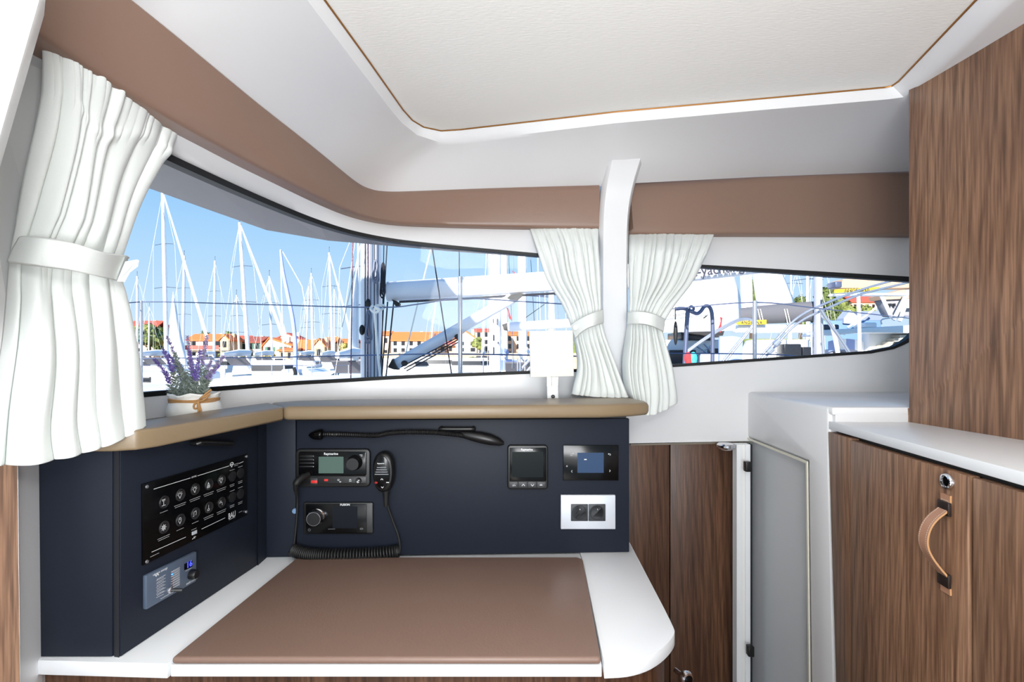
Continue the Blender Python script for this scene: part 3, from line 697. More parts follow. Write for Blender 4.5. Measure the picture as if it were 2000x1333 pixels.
# handset with coiled cord
h = thing('radio_handset', 'black fist microphone handset clipped beside the marine radio with a coiled cord', 'handset', FP(754, 958))
mb = MB(); rings = []
for sc2, off in ((.86, .010), (1.0, .016), (1.0, .026), (.93, .034), (.80, .038)):
    rings.append([FP(754+(23.5-2.5*math.cos(t*2))*sc2*math.cos(t)*(1+.06*math.sin(t)*-1), 918+39*sc2*math.sin(t), off) for t in [2*PI*i/32 for i in range(32)]])
mb.grid(rings, True); mb.f.append(tuple(range(32))); mb.f.append(tuple(range(128, 160)))
hs = mb.build('handset_body', BLACK, h, smooth=True)
fpoly(FP, [(752+16*math.cos(t), 916+31*math.sin(t)) for t in [2*PI*i/28 for i in range(28)]], .036, .040).build('face', BLACKG, h, bevel=.001)
MB().box(FP(741, 918, 0)-Vector((.004, .02, .012)), FP(741, 918, 0)+Vector((.010, 0, .012))).build('clip', BLACK, h)
text('Raymarine', FP(750.5, 899.5, .0405), XF, UP, .017, WHITEP, h, 'lettering', bold=.03)
for i in range(5):
    v = 902.5+i*4.3; wv = 7.5+i*1.4; fpoly(FP, rrect(752-wv, v-.8, 752+wv, v+.8, .7, 2), .0398, .0412).build('speaker_slot', GREYP if i else BLACK, h)
S = .0022
for du, dv, pls in ((0.5, 929, [[(-1.2, -.7), (0, .7), (1.2, -.7)]]), (1.5, 944.5, [[(-1.2, .7), (0, -.7), (1.2, .7)]]), (11.5, 935.5, [[(-1.3, 0), (1.3, 0)], [(-1.3, .4), (1.3, .4)]])):
    poly_icon(FP(752+du, dv, .0405), XF, NF, S, pls, h, wd=.55)
poly_icon(FP(741.5, 935.5, .0405), XF, NF, .0022, [[(1.5*math.cos(a*PI/6), .95*math.sin(a*PI/6)) for a in range(13)], [(-.8, 0), (.8, 0)]], h, m=RED, wd=.4)
MB().lathe([(.0095, .0), (.008, -.012), (.0062, -.022), (.006, -.034), (.0045, -.042)], FP(757.5, 953, .022), UP, 14).build('strain_relief', RUBBER, h, smooth=True)
cord = MB()
dn = [FP(759, 975, .022), FP(762, 990, .020), FP(770, 1015, .017), FP(780, 1042, .017), FP(783.5, 1062, .018), FP(783, 1074, .022)]
cord.tube(catmull(dn, 6), .0030, 8)
ax = catmull([FP(783, 1070, .024), FP(740, 1074, .027), FP(690, 1076, .029), FP(640, 1076.5, .029), FP(605, 1074.5, .028), FP(578, 1068, .022)], 60)
N = len(ax); turns = 44; hp = []
for i in range(N*2-1):
    f = i/2; a = ax[int(f)].lerp(ax[min(int(f)+1, N-1)], f-int(f)); ph = 2*PI*turns*i/(N*2-2)
    t = (ax[min(int(f)+1, N-1)]-ax[max(int(f)-1, 0)]).normalized(); b1 = UP.cross(t).normalized(); b2 = t.cross(b1)
    hp.append(a+b1*math.cos(ph)*.0135+b2*math.sin(ph)*.0135)
cord.tube(hp, .0027, 6)
upc = [FP(577, 1071.5, .021), FP(580, 1055, .018), FP(584, 1010, .016), FP(586, 975, .018), FP(588, 955, .026), FP(590, 941, .036)]
cord.tube(catmull(upc, 6), .0030, 8)
cord.build('coiled_cord', RUBBER, h, smooth=True)
MB().tube(catmull([FP(587.5, 962, .024), FP(588.5, 948, .036), FP(591, 936, .040), FP(598, 928.5, .028), FP(606, 925, .012)], 5), [.0045]*4+[.006]*5+[.0085]*8+[.0075]*4, 12).build('plug', RUBBER, h, smooth=True)
MB().lathe([(.0092, .0), (.0092, .003)], FP(599, 927.5, .022), (FP(606, 925, .012)-FP(598, 928.5, .028)), 16).build('plug_ring', CHROME, h, smooth=True)

# stereo
s = thing('marine_stereo', 'black glossy stereo with silver-rimmed round dial, lower left on the console', 'stereo', FP(661, 1042))
fpoly(FP, rrect(594, 980.5, 730, 1042, 4), 0, .008).build('housing', BLACK, s, bevel=.002, seg=2)
fpoly(FP, rrect(600, 983, 718, 1040, 1.5), .0075, .0095).build('glass_face', BLACKG, s, bevel=.0005)
fpoly(FP, [(652, 988), (700, 988), (700, 1030), (652, 1030)], .0094, .0099).build('screen', mat('stereo_screen', (24, 28, 36), .2, spec=.25), s)
db = MB().lathe([(.0205, .009), (.0205, .012), (.0185, .014), (.0180, .030), (.0170, .0315)], FP(620.5, 1007), NF, 36).build('dial', CHROME, s, smooth=True)
MB().lathe([(.0164, .0312), (.0164, .0321)], FP(620.5, 1007), NF, 32).build('dial_face', BLACK, db)
text('FUSION', FP(676, 984.2, .0097), XF, UP, .024, WHITEP, s, 'lettering', bold=.03)
poly_icon(FP(607, 1033, .0098), XF, NF, .0032, [[(math.cos(PI/2+a*PI/7+.5)*.9, math.sin(PI/2+a*PI/7+.5)*.9) for a in range(12)], [(0, .3), (0, 1.1)]], s, m=GREYP, wd=.25)
poly_icon(FP(708, 1031, .0098), XF, NF, .003, [[(1.2*math.cos(a*PI/6), .6*math.sin(a*PI/6)) for a in range(13)]], s, m=GREYP, wd=.35)
dash_rows(FP, NF*.0098, XF, [(650, 1031.5, .017)], GREYP, s)

# instrument display
s = thing('instrument_display', 'small square black instrument display with four keys, right of the flexible lamp', 'display', FP(1030, 952))
fpoly(FP, rrect(991, 868.5, 1069.5, 954, 6), 0, .013).build('housing', BLACK, s, bevel=.003, seg=3)
fpoly(FP, rrect(995, 873, 1066, 938, 2), .0125, .0145).build('glass_face', BLACKG, s, bevel=.0005)
fpoly(FP, rrect(1000, 881, 1060, 930, 1), .0144, .0149).build('screen', LCDD, s)
text('Raymarine', FP(1028.5, 877, .0147), XF, UP, .030, WHITEP, s, 'lettering', bold=.03)
for i in range(4):
    fpoly(FP, rrect(994+i*18, 939, 1011+i*18, 950.5, 1.2), .0125, .0146).build('key', mat('charcoal_key', (40, 41, 44), .45), s, bevel=.0006)
for c_, pls, ss in (((1003, 946), [[(math.cos(a*PI/6)*.9-.8, math.sin(a*PI/6)*.9) for a in range(13)], [(1.2, -.5), (2.2, .5)], [(1.2, .5), (2.2, -.5)], [(.4, 1.6), (1, 1.6)]], .0018),
                    ((1021.5, 945), [[(-1.2, -.7), (0, .7), (1.2, -.7)]], .003), ((1039, 945.5), [[(-1.2, .7), (0, -.7), (1.2, .7)]], .003), ((1055.5, 945.5), [[(-1.4, 0), (1.4, 0)], [(-1.4, .4), (1.4, .4)], [(-.2, 1.5), (.2, 1.5)]], .0022)):
    poly_icon(FP(*c_, .0148), XF, NF, ss, pls, s, wd=.4)

# touch control panel
s = thing('control_panel', 'black glass control panel with small blue-grey screen, top right of the console', 'control panel', FP(1152, 938))
fpoly(FP, rrect(1099.5, 869.5, 1207, 938, 1), 0, .006).build('glass_plate', BLACKG, s, bevel=.0008)
fpoly(FP, rrect(1127, 884, 1178, 923, .6), .006, .0066).build('screen', LCDB, s, label='blue-grey lit screen')
fpoly(FP, rrect(1140, 896, 1145, 898, .6), .0066, .0069).build('screen_mark', WHITEP, s)
for c_, pls, ss in (((1115, 888), [[(-.8, -.7), (-.3, -.7)], [(.3, -.7), (.8, -.7)], [(-.8, .7), (-.3, .7)], [(.3, .7), (.8, .7)], [(1.3, 1.1), (2, 1.1)]], .0028),
                    ((1189, 887.5), [[(-1, .5), (.8, .5), (1.1, 0), (.8, -.6), (.2, -.6)], [(-.5, 1), (-1, .5), (-.5, 0)]], .003),
                    ((1116, 920), [[(.4, .9), (-.4, 0), (.4, -.9)]], .003), ((1190, 919), [[(-.4, .9), (.4, 0), (-.4, -.9)]], .003),
                    ((1106.5, 910), [[(-.6, -.6), (.6, -.6), (.6, .2), (0, .8), (-.6, .2), (-.6, -.6)]], .0022)):
    poly_icon(FP(*c_, .0063), XF, NF, ss, pls, s, wd=.3)

# sockets
s = thing('double_socket', 'silver-framed double power socket below the black glass control panel', 'socket', FP(1147, 1032))
q = rrect(1094.5, 966, 1200.5, 1032, 1); fpoly(FP, q, 0, .009).build('frame', SILVER, s, bevel=.001)
for u0, u1 in ((1114, 1147), (1148, 1181)):
    so = fpoly(FP, rrect(u0, 983, u1, 1016, 1), .0085, .0105).build('socket_insert', mat('charcoal_socket', (44, 46, 50), .45), s, bevel=.0004)
    c_ = ((u0+u1)/2, 999.5)
    MB().lathe([(.0195, .0105), (.0188, .0112), (.0175, .0112), (.0168, .0102), (.0165, .0085), (.001, .0085)], FP(*c_), NF, 32).build('socket_well', mat('charcoal_well', (36, 38, 42), .5), so, smooth=True)
    MB().lathe([(.0024, .0086), (.0024, .016), (.0012, .0175)], FP(c_[0], c_[1]-7.5), NF, 12).build('earth_pin', CHROME, so, smooth=True)
    for du in (-7.5, 7):
        MB().lathe([(.0024, .0087), (.0019, .0089)], FP(c_[0]+du, c_[1]-2.5), NF, 12).build('contact_hole', STEEL if du < 0 else BLACKG, so)

# flexible chart lamp
s = thing('flexible_lamp', 'black flexible gooseneck chart lamp lying along the top of the console', 'lamp', FP(800, 866))
nk = catmull([FP(912, 850, .020), FP(890, 846, .026), FP(860, 842.5, .030), FP(825, 841, .030), FP(790, 841.5, .028), FP(762, 844, .024), FP(740, 848.5, .020), FP(715, 848.5, .018), FP(675, 847, .018), FP(632, 846.5, .018)], 22)
rr_ = [.0062+.0006*math.cos(2*PI*i/2) for i in range(len(nk))]
MB().tube(nk, rr_, 10).build('flexible_neck', BLACK, s, smooth=True)
hd = catmull([FP(637, 847, .018), FP(632, 847, .018), FP(628, 847.5, .018), FP(618, 848.5, .018), FP(608, 848, .018)], 4)
MB().tube(hd, [.006, .009, .0115, .0128, .0132, .0135, .0135, .0132, .0130, .0125, .012, .0115, .0105, .009, .007, .0045, .002][:len(hd)], 14).build('lamp_head', BLACKG, s, smooth=True)
mb = MB(); rings = []
for t, (uu, vv, wd, th) in enumerate(((897, 846, 3, .004), (905, 847, 7, .010), (920, 849.5, 9.5, .016), (940, 853, 11.5, .021), (960, 857, 11, .022), (975, 861, 8, .017), (984, 864, 3, .007))):
    c_ = FP(uu, vv, .014); rings.append([c_+UP*(wd*.00132*math.cos(a)-.0*t)+NF*(th*math.sin(a)*.8+.004) for a in [2*PI*i/16 for i in range(16)]])
mb.grid(rings, True); mb.f.append(tuple(range(16))); mb.f.append(tuple(range(96, 112)))
mb.build('lamp_base', BLACK, s, smooth=True)
MB().lathe([(.010, 0), (.010, .014)], FP(940, 853), NF, 16).build('mount', BLACK, s)

# ------------------------------------------------------------------ electronics on the side panel
s = thing('switch_panel', 'black switch panel with round buttons and white symbols on the console side', 'switch panel', LP(376, 1105))
fpoly(LP, [(275, 946), (480.5, 887), (480, 1006.5), (276, 1105)], 0, .004).build('plate', BLACKG, s, bevel=.0006)
for (u, v) in ((283, 951), (478.5, 892), (478, 1000), (283, 1097.5)):
    MB().lathe([(.0035, .004), (.003, .0055), (.001, .006)], LP(u, v), NL, 12).build('screw', STEEL, s, smooth=True)
btn = [(316, 981, 'antenna'), (348, 967, 'bulb'), (377, 956, 'bulb'), (404, 946.5, 'sail'), (429, 938, 'bulb'), (316, 1030, 'wheel'), (348, 1016, 'pin'), (377.5, 1003, 'note'), (404, 991.5, 'radio'), (429, 981.5, 'tap')]
BK2 = mat('soft_black_button', (30, 30, 32), .4)
for u, v, ic in btn:
    b_ = MB().lathe([(.0118, .004), (.0118, .0055), (.0105, .0068), (.0095, .006), (.004, .0056)], LP(u, v), NL, 24).build('button', BK2, s, smooth=True)
    icon(ic, LP(u-3, v+1, .0068), XL, NL, .0068, b_)
for u, v in ((450, 931), (466, 924.5), (450, 971.5), (466, 965)):
    MB().lathe([(.0115, .004), (.0115, .006), (.0095, .0066), (.002, .0066)], LP(u, v), NL, 24).build('breaker_cap', BK2, s, smooth=True)
cap = []
for u, v, ic in btn: cap += [(u, v+19-(u-316)*.02, .018 if ic in ('antenna', 'note', 'pin') else .030)]+([] if ic in ('antenna', 'note', 'pin') else [(u, v+22.5-(u-316)*.02, .026)])
for u, v in ((450, 931), (466, 924.5), (450, 971.5), (466, 965)): cap += [(u, v-12.5, .016), (u, v+16, .016), (u, v+19, .014)]
cap += [(375, 1034, .014), (458, 906.5, .018), (458, 909.5, .014), (298, 1084.5, .020), (466.5, 1000, .012)]
dash_rows(LP, NL*.0043, XL, cap, mat('caption_print', (186, 188, 190), .5), s, .0010)
for a, b in (((296, 956), (368, 934)), ((382, 930), (444, 910.5)), ((292, 1079), (359, 1049.5)), ((390, 1034), (436, 1012)), ((463, 906), (472, 902))):
    p, q = LP(*a, .0043), LP(*b, .0043); MB().add([p-UP*.0005, q-UP*.0005, q+UP*.0005, p+UP*.0005], [(0, 1, 2, 3)]).build('rule', WHITEP, s)
text('12V DC', LP(375, 931.5, .0042), XL, UP, .014, WHITEP, s, bold=.02)
text('BALI', LP(449.5, 1006, .0042), XL, UP, .023, WHITEP, s, bold=.01, height=.0125)
dash_rows(LP, NL*.0043, XL, [(450, 1013, .022)], WHITEP, s, .0008)
poly_icon(LP(449, 908, .0042), XL, NL, .006, [[(math.cos(a*PI/5), math.sin(a*PI/5)*.8) for a in range(6)], [(-1, 0), (1, 0)], [(-.5, -.3), (0, -.9), (.5, -.3)]], s, wd=.3)
ub = fpoly(LP, [(371, 1039.5), (380, 1035.5), (380, 1042), (371, 1046)], .004, .0055).build('usb_port', SILVER, s)
poly_icon(LP(375, 1051, .0042), XL, NL, .004, [[(-1.2, -.3), (1.2, .3)], [(-.3, 0), (.2, .6)], [(0, 0), (.5, -.3)]], s, wd=.3)

s = thing('inverter_control', 'slate-blue inverter control with toggle switch and small blue digits, below the switch panel', 'control panel', LP(326, 1192))
fpoly(LP, [(277.5, 1124.5), (377, 1076.5), (376.5, 1135.5), (277.5, 1192)], 0, .009).build('housing', INV, s, bevel=.003, seg=2)
fpoly(LP, [(351.5, 1102), (367, 1094.5), (367, 1107), (351.5, 1114)], .0088, .0098).build('display', BLACKG, s)
text('16', LP(361.5, 1101.5, .0101), XL, UP, .013, BLUE_LED, s, 'digits', bold=.03)
MB().lathe([(.0098, .009), (.0095, .014), (.0085, .021), (.0075, .022)], LP(365, 1122), NL, 20).build('knob', BLACK, s, smooth=True)
MB().lathe([(.006, .009), (.006, .012), (.004, .014)], LP(322, 1153), NL, 14).build('toggle_collar', STEEL, s, smooth=True)
MB().tube([LP(322, 1153, .012), LP(331, 1152, .026)], [.0025, .0035], 8).build('toggle', BLACK, s, smooth=True)
text('victron energy', LP(304, 1117, .0093), XL, UP, .034, WHITEP, s, bold=.02)
text('multi control', LP(366.5, 1134.5, .0093), XL, UP, .030, WHITEP, s, bold=.02)
poly_icon(LP(297, 1123, .0093), XL, NL, .004, [[(-1, .5), (-.3, -.5), (.3, .5), (1, -.5)]], s, wd=.5)
rows = [(306, 1127.5-i*0+i*6.2, .020) for i in range(6)]+[(334, 1113+i*4.6, .022) for i in range(8)]+[(360, 1111.5+1, .016), (310, 1167, .012), (319, 1162, .008), (327, 1158, .008)]
dash_rows(LP, NL*.0093, XL, rows, WHITEP, s, .0010)
mb = MB()
for i in range(6):
    p, q = LP(296, 1135+i*6.6, .0093), LP(311, 1128+i*6.6, .0093); mb.add([p, q, q+UP*.0006, p+UP*.0006], [(0, 1, 2, 3)])
for i in range(8):
    p, q = LP(326.5, 1119+i*4.5, .0093), LP(342.5, 1111+i*4.5, .0093); mb.add([p, q, q+UP*.0006, p+UP*.0006], [(0, 1, 2, 3)])
mb.build('rule', WHITEP, s, kind='stuff')
MB().lathe([(.0016, .009), (.0012, .0105)], LP(327.5, 1122), NL, 10).build('indicator_lamp', mat('blue_led', (70, 150, 255), .3, emit=((70, 150, 255), 1.5)), s)
for i in range(4): MB().lathe([(.0013, .009), (.001, .0102)], LP(327, 1129+i*5), NL, 10).build('indicator_lamp', mat('dark_led', (90, 40, 36), .4), s)

# ------------------------------------------------------------------ curtains
def curtain(name, rows, label, nf, seed, nu=150, nv=110, amp=.012, tie=None, sag=None, tie_t=.5):
    rnd = random.Random(seed); ph = [rnd.uniform(0, 6.28) for _ in range(8)]
    Ls = [P(*r[1]) for r in rows]; Rs = [P(*r[3]) for r in rows]; Ms = [P(*r[2]) if r[2] else None for r in rows]
    ts = [r[0] for r in rows]
    Ms = [m_ if m_ is not None else (a+b)/2 for m_, a, b in zip(Ms, Ls, Rs)]
    def at(L, t):
        i = 0
        while i < len(ts)-2 and ts[i+1] < t: i += 1
        k = (t-ts[i])/(ts[i+1]-ts[i]); p0, p1, p2, p3 = L[max(i-1, 0)], L[i], L[i+1], L[min(i+2, len(L)-1)]
        return .5*((2*p1)+(p2-p0)*k+(2*p0-5*p1+4*p2-p3)*k*k+(3*p1-p0-3*p2+p3)*k**3)
    knots = sorted([0]+[(i+rnd.uniform(-.36, .36))/nf for i in range(1, nf)]+[1])
    kn2 = sorted([0]+[(i+rnd.uniform(-.36, .36))/(nf-2) for i in range(1, nf-2)]+[1])
    kn3 = sorted([0]+[(i+rnd.uniform(-.3, .3))/(nf*2) for i in range(1, nf*2)]+[1])
    hts = [rnd.uniform(.35, 1.15) for _ in range(nf*2+2)]
    def fold(s, kn, o=0):
        i = 0
        while i < len(kn)-2 and kn[i+1] < s: i += 1
        x = (s-kn[i])/(kn[i+1]-kn[i]); wd = (kn[i+1]-kn[i])*nf
        xs = x**(.7+.6*hts[(i*3+o) % len(hts)])
        return hts[(i+o) % len(hts)]*min(1.3, .5+.5*wd)*(math.sin(PI*xs)**.5)
    grid = []
    for j in range(nv):
        t = j/(nv-1); a, m_, b = at(Ls, t), at(Ms, t), at(Rs, t); row = []
        ctrl = 2*m_-(a+b)/2
        chord = (b-a); nrm = Vector((chord.y, -chord.x, 0)).normalized()
        if nrm.y > 0: nrm = -nrm
        wid = chord.length
        dt = abs(t-tie_t); pinch = min(1, .3+dt/.16)
        below = 1/(1+math.exp(-(t-tie_t)*40)); head = math.exp(-(t/.07)**2)
        for i in range(nu):
            s = i/(nu-1)
            sw = s+.010*math.sin(7*t+ph[0]+s*5)*math.sin(PI*s)+.006*math.sin(19*t+ph[2]+9*s)*math.sin(PI*s)
            sw = min(1, max(0, sw))
            f1 = fold(sw, knots); f2 = fold(sw, kn2, 3); f3 = fold(sw, kn3, 5)
            up_ = (f1*(1-.55*head)+f3*.5*head)
            d = amp*((up_*(1-below)+1.25*f2*below)*pinch)
            hd_ = math.exp(-(t/.045)**2); d = d*(1-.72*hd_)-.30*amp
            d += (1-hd_)*.10*amp*math.sin(31*s+9*t+ph[3])+.22*amp*math.sin(6*s-13*t+ph[4])*(1-head)
            d += .35*amp*math.exp(-((t-.13-.03*math.sin(9*s+ph[5]))/.02)**2)*f3
            pz = a*(1-s)**2+ctrl*2*s*(1-s)+b*s*s
            row.append(pz+nrm*d)
        grid.append(row)
    o = MB().grid(grid).build(name, FABRIC, smooth=True, solid=.0016)
    tag(o, label, 'curtain')
    return o, grid
def tieback(par, top, bot, m=FABRIC, name='tieback', bulge=.014, n=28):
    A_ = [P(*q) for q in top]; B_ = [P(*q) for q in bot]
    a = catmull(A_, 8); b = catmull(B_, 8); N_ = len(a)
    rows = [a, midl(a, b, .06), midl(a, b, .5), midl(a, b, .94), b]
    offs = [0, -.003, -.004, -.003, 0]
    mb = MB(); mb.grid([[p+Vector((0, o_, 0)) for p in r_] for r_, o_ in zip(rows, offs)])
    return mb.build(name, FABRIC, par, smooth=True, solid=.003)

c1, g1 = curtain('curtain', [
    (0, (92, 60, .655), (228, 140, .742), (366, 230, .918)),
    (.035, (91, 84, .660), (224, 157, .746), (356, 241, .917)),
    (.10, (86, 170, .685), (205, 230, .765), (333, 288, .925)),
    (.25, (66, 300, .70), (178, 330, .775), (294, 372, .90)),
    (.40, (42, 430, .72), (150, 455, .78), (256, 470, .885)),
    (.48, (24, 495, .735), (136, 508, .775), (238, 530, .87)),
    (.56, (14, 560, .74), (130, 570, .78), (247, 580, .875)),
    (.70, (4, 680, .745), (135, 690, .785), (272, 690, .89)),
    (.86, (-14, 800, .75), (130, 822, .79), (284, 775, .90)),
    (1.0, (-30, 906, .75), (140, 892, .79), (286, 832, .895))],
    'large white linen curtain at the left edge, gathered by a band beside the lavender pot', 8, 11, nu=220, nv=150, amp=.019, tie_t=.48)
t1 = tieback(c1, [(44, 463, .715), (90, 466, .70), (150, 478, .715), (205, 494, .76), (246, 500, .83), (252, 503, .90)], [(18, 512, .725), (70, 519, .705), (135, 527, .72), (195, 541, .765), (232, 549, .84), (242, 550, .90)])
mb = MB(); mb.add([P(246, 512, .83), P(270, 508, .83), P(268, 520, .825), P(252, 532, .82), P(242, 551, .82), P(230, 551, .825)], [(0, 1, 2, 3, 4, 5)])
mb.build('tie_end', FABRIC, t1, solid=.003)
c2, g2 = curtain('curtain', [
    (0, (1033, 436, 1.625), (1100, 436, 1.615), (1169, 437, 1.615)),
    (.03, (1036, 448, 1.615), (1101, 448, 1.605), (1169, 449, 1.605)),
    (.12, (1048, 485, 1.58), (1112, 486, 1.565), (1169, 488, 1.57)),
    (.30, (1068, 545, 1.57), (1122, 545, 1.55), (1174, 545, 1.56)),
    (.45, (1098, 595, 1.555), (1140, 595, 1.53), (1175, 592, 1.545)),
    (.54, (1116, 640, 1.54), (1147, 632, 1.51), (1176, 620, 1.53)),
    (.62, (1122, 668, 1.53), (1152, 665, 1.515), (1184, 660, 1.53)),
    (.78, (1128, 715, 1.52), (1166, 715, 1.515), (1204, 715, 1.525)),
    (.92, (1120, 755, 1.51), (1172, 760, 1.51), (1221, 760, 1.515)),
    (1.0, (1117, 770, 1.495), (1170, 776, 1.49), (1227, 776, 1.495))],
    'white linen curtain tied back on the left side of the mullion, behind the square lamp', 10, 23, nu=200, amp=.017, tie_t=.54)
t2 = tieback(c2, [(1114, 636, 1.49), (1128, 626, 1.47), (1145, 617, 1.455), (1162, 610, 1.46), (1177, 606, 1.50)], [(1124, 661, 1.49), (1135, 650, 1.47), (1149, 641, 1.455), (1163, 636, 1.46), (1178, 631, 1.50)])
MB().lathe([(.008, 0), (.008, .003), (.006, .004)], P(1124, 640, 1.468), (0, -1, 0), 18).build('button', FABRIC, t2, smooth=True)
c3, g3 = curtain('curtain', [
    (0, (1229, 447, 1.668), (1312, 447, 1.665), (1398, 448, 1.668)),
    (.03, (1229, 458, 1.655), (1312, 458, 1.65), (1395, 459, 1.655)),
    (.10, (1229, 490, 1.60), (1306, 490, 1.59), (1384, 490, 1.61)),
    (.28, (1229, 545, 1.59), (1291, 548, 1.57), (1357, 545, 1.59)),
    (.42, (1229, 592, 1.57), (1270, 592, 1.545), (1318, 596, 1.57)),
    (.50, (1227, 622, 1.56), (1260, 625, 1.53), (1296, 634, 1.55)),
    (.58, (1223, 655, 1.555), (1260, 655, 1.53), (1297, 660, 1.555)),
    (.75, (1216, 712, 1.55), (1262, 715, 1.53), (1311, 712, 1.565)),
    (.9, (1220, 762, 1.55), (1268, 775, 1.525), (1318, 760, 1.575)),
    (1.0, (1232, 782, 1.55), (1266, 812, 1.525), (1321, 783, 1.58))],
    'white linen curtain tied back right of the mullion, hanging past the ledge end', 11, 31, nu=200, amp=.017, tie_t=.50)
t3 = tieback(c3, [(1226, 611, 1.53), (1240, 609, 1.495), (1260, 610, 1.48), (1280, 615, 1.485), (1298, 624, 1.52)], [(1225, 634, 1.53), (1240, 633, 1.495), (1258, 634, 1.48), (1277, 639, 1.485), (1295, 648, 1.52)])

# ------------------------------------------------------------------ square lamp on the ledge
s = thing('square_lamp', 'white square shaded lamp on a folding metal bracket standing on the ledge', 'lamp', P(1079, 780, 1.50))
mb = MB(); q = [P(1033.5, 647, 1.47), P(1119, 645.5, 1.47), P(1121, 735.5, 1.47), P(1036, 738, 1.47)]
mb.prism(q, (0, .022, 0)); mb.build('shade', mat('white_shade', (232, 231, 226), .7), s, bevel=.002)
mb = MB(); mb.prism([P(1068.5, 737, 1.49), P(1076.5, 737, 1.49), P(1076.5, 756, 1.49), P(1068.5, 756, 1.49)], (0, .006, 0)); mb.prism([P(1078, 737, 1.49), P(1090, 737, 1.49), P(1089.5, 756, 1.49), P(1078, 756, 1.49)], (0, .006, 0))
mb.build('bracket_arm', mat('satin_metal', (186, 180, 170), .3, metal=.7), s)
MB().prism([P(1068.5, 755, 1.487), P(1090, 754.5, 1.487), P(1091, 785, 1.487), P(1069, 785, 1.487)], (0, .012, 0)).build('foot', WHITE, s, bevel=.001)
MB().lathe([(.0055, 0), (.0055, .003), (.003, .004)], P(1080, 775, 1.487), (0, -1, 0), 14).build('screw', BLACK, s)

# ------------------------------------------------------------------ lavender in a pot
PY = 1.19
pc = P(380, 826, PY); s = thing('potted_lavender', 'artificial lavender with purple spikes in a white ceramic pot tied with twine', 'plant', pc)
pb = MB(); prof = [(.046, 0), (.053, .006), (.0585, .020), (.059, .032), (.056, .044), (.0515, .052), (.0505, .055), (.053, .060), (.0560, .066), (.0545, .069), (.051, .066), (.049, .058), (.047, .050), (.001, .050)]
rows = []
for r_, h_ in prof:
    row = []
    for k in range(48):
        a = 2*PI*k/48; wv = 1+(.035*math.sin(7*a)+.02*math.sin(11*a+1))*max(0, min(1, (h_-.054)/.012)) if r_ > .04 else 1
        hz = h_+(.0018*math.sin(5*a+.7)+.0012*math.sin(9*a))*max(0, min(1, (h_-.054)/.012))
        row.append(pc+Vector((.95*r_*wv*math.cos(a), .95*r_*wv*math.sin(a), hz)))
    rows.append(row)
pb.grid(rows, True); pb.f.append(tuple(range(48))); pb.build('pot', CERAM, s, smooth=True)
tw = MB()
for q in range(3):
    tw.tube([pc+Vector(((.0500+.0004*q)*math.cos(a), (.0500+.0004*q)*math.sin(a), .0535+.0026*(q-1)+.0012*math.sin(3*a+q))) for a in [2*PI*k/40 for k in range(41)]], .0017, 6, False)
kn = pc+Vector((.034, -.040, .053))
for pts in ([(0, 0, 0), (.010, -.004, .010), (.020, -.002, .020), (.026, .004, .026)], [(0, 0, 0), (.008, -.005, .008), (.018, -.004, .012), (.024, .002, .018), (.014, -.003, .004), (0, -.002, 0)],
            [(0, 0, 0), (-.006, -.006, -.006), (-.006, -.007, -.014), (.001, -.006, -.014), (0, -.003, 0)], [(0, 0, 0), (.004, -.006, -.012), (.004, -.008, -.024), (-.004, -.008, -.026)], [(0, 0, 0), (.006, -.005, -.014), (.011, -.008, -.024), (.014, -.009, -.034)]):
    tw.tube(catmull([kn+Vector(p) for p in pts], 5), .0022, 6)
tw.ball(kn, .005, 8, 6)
tw.build('twine', TWINE, s, smooth=True, label='jute twine tied in a bow')
def leaf(mb, p, d, L, wd, side):
    d = d.normalized(); sd = d.cross(side).normalized()*wd; nn = d.cross(sd).normalized()*wd*.35
    mb.add([p, p+d*L*.45+sd-nn*.3, p+d*L, p+d*L*.45-sd-nn*.3, p+d*L*.5+nn], [(0, 1, 4), (1, 2, 4), (2, 3, 4), (3, 0, 4)])
tips = [(302, 703, 348, 0, 1), (327, 659, 362, 1, .45), (319, 684, 355, 0, .8), (330, 694, 362, 0, 1), (366, 658, 372, 1, .9), (370, 688, 376, 0, .9), (404, 657, 388, 1, .8), (391, 686, 384, 0, 1), (437, 697, 398, 1, .9), (426, 716, 394, 0, .8), (345, 706, 366, 1, .5), (412, 706, 390, 1, .5)]
for k, (tu, tv, bu, pale, fl) in enumerate(tips):
    rnd = random.Random(100+k); dy = rnd.uniform(-.025, .02)
    b0_ = P(bu, 768, PY)+Vector((0, dy*.5, -.012)); t0 = P(tu, tv, PY+dy); m0 = (b0_+t0)/2+Vector(((t0.x-b0_.x)*-.12, 0, .006))
    cv = catmull([b0_, m0, t0], 14); st = MB().tube(cv, .0009, 5).build('stem', SAGE, s, smooth=True)
    fm = MB(); lm = MB(); N_ = len(cv); L_tot = (t0-b0_).length
    for i in range(2, N_):
        tt = i/(N_-1); d = (cv[min(i+1, N_-1)]-cv[max(i-1, 0)]).normalized()
        sde = d.orthogonal().normalized(); s2 = d.cross(sde)
        nl = 6 if tt > .35 else 4
        for q in range(nl):
            a = 2*PI*(q/nl)+i*1.1+rnd.uniform(-.3, .3); rad = sde*math.cos(a)+s2*math.sin(a)
            flower = tt > 1-.66*fl
            taper = 1-.5*max(0, tt-.25)/.75
            Lf = (.0125 if flower else .0165)*taper*rnd.uniform(.8, 1.2)
            leaf(fm if flower else lm, cv[i].lerp(cv[i-1], rnd.random()), d*(.75 if flower else .6)+rad*(.9), Lf, Lf*(.26 if flower else .20), rad)
    if fm.v: fm.build('florets', LAVP if pale else LAV, st, kind='stuff')
    if lm.v: lm.build('leaves', SAGE, st, kind='stuff')
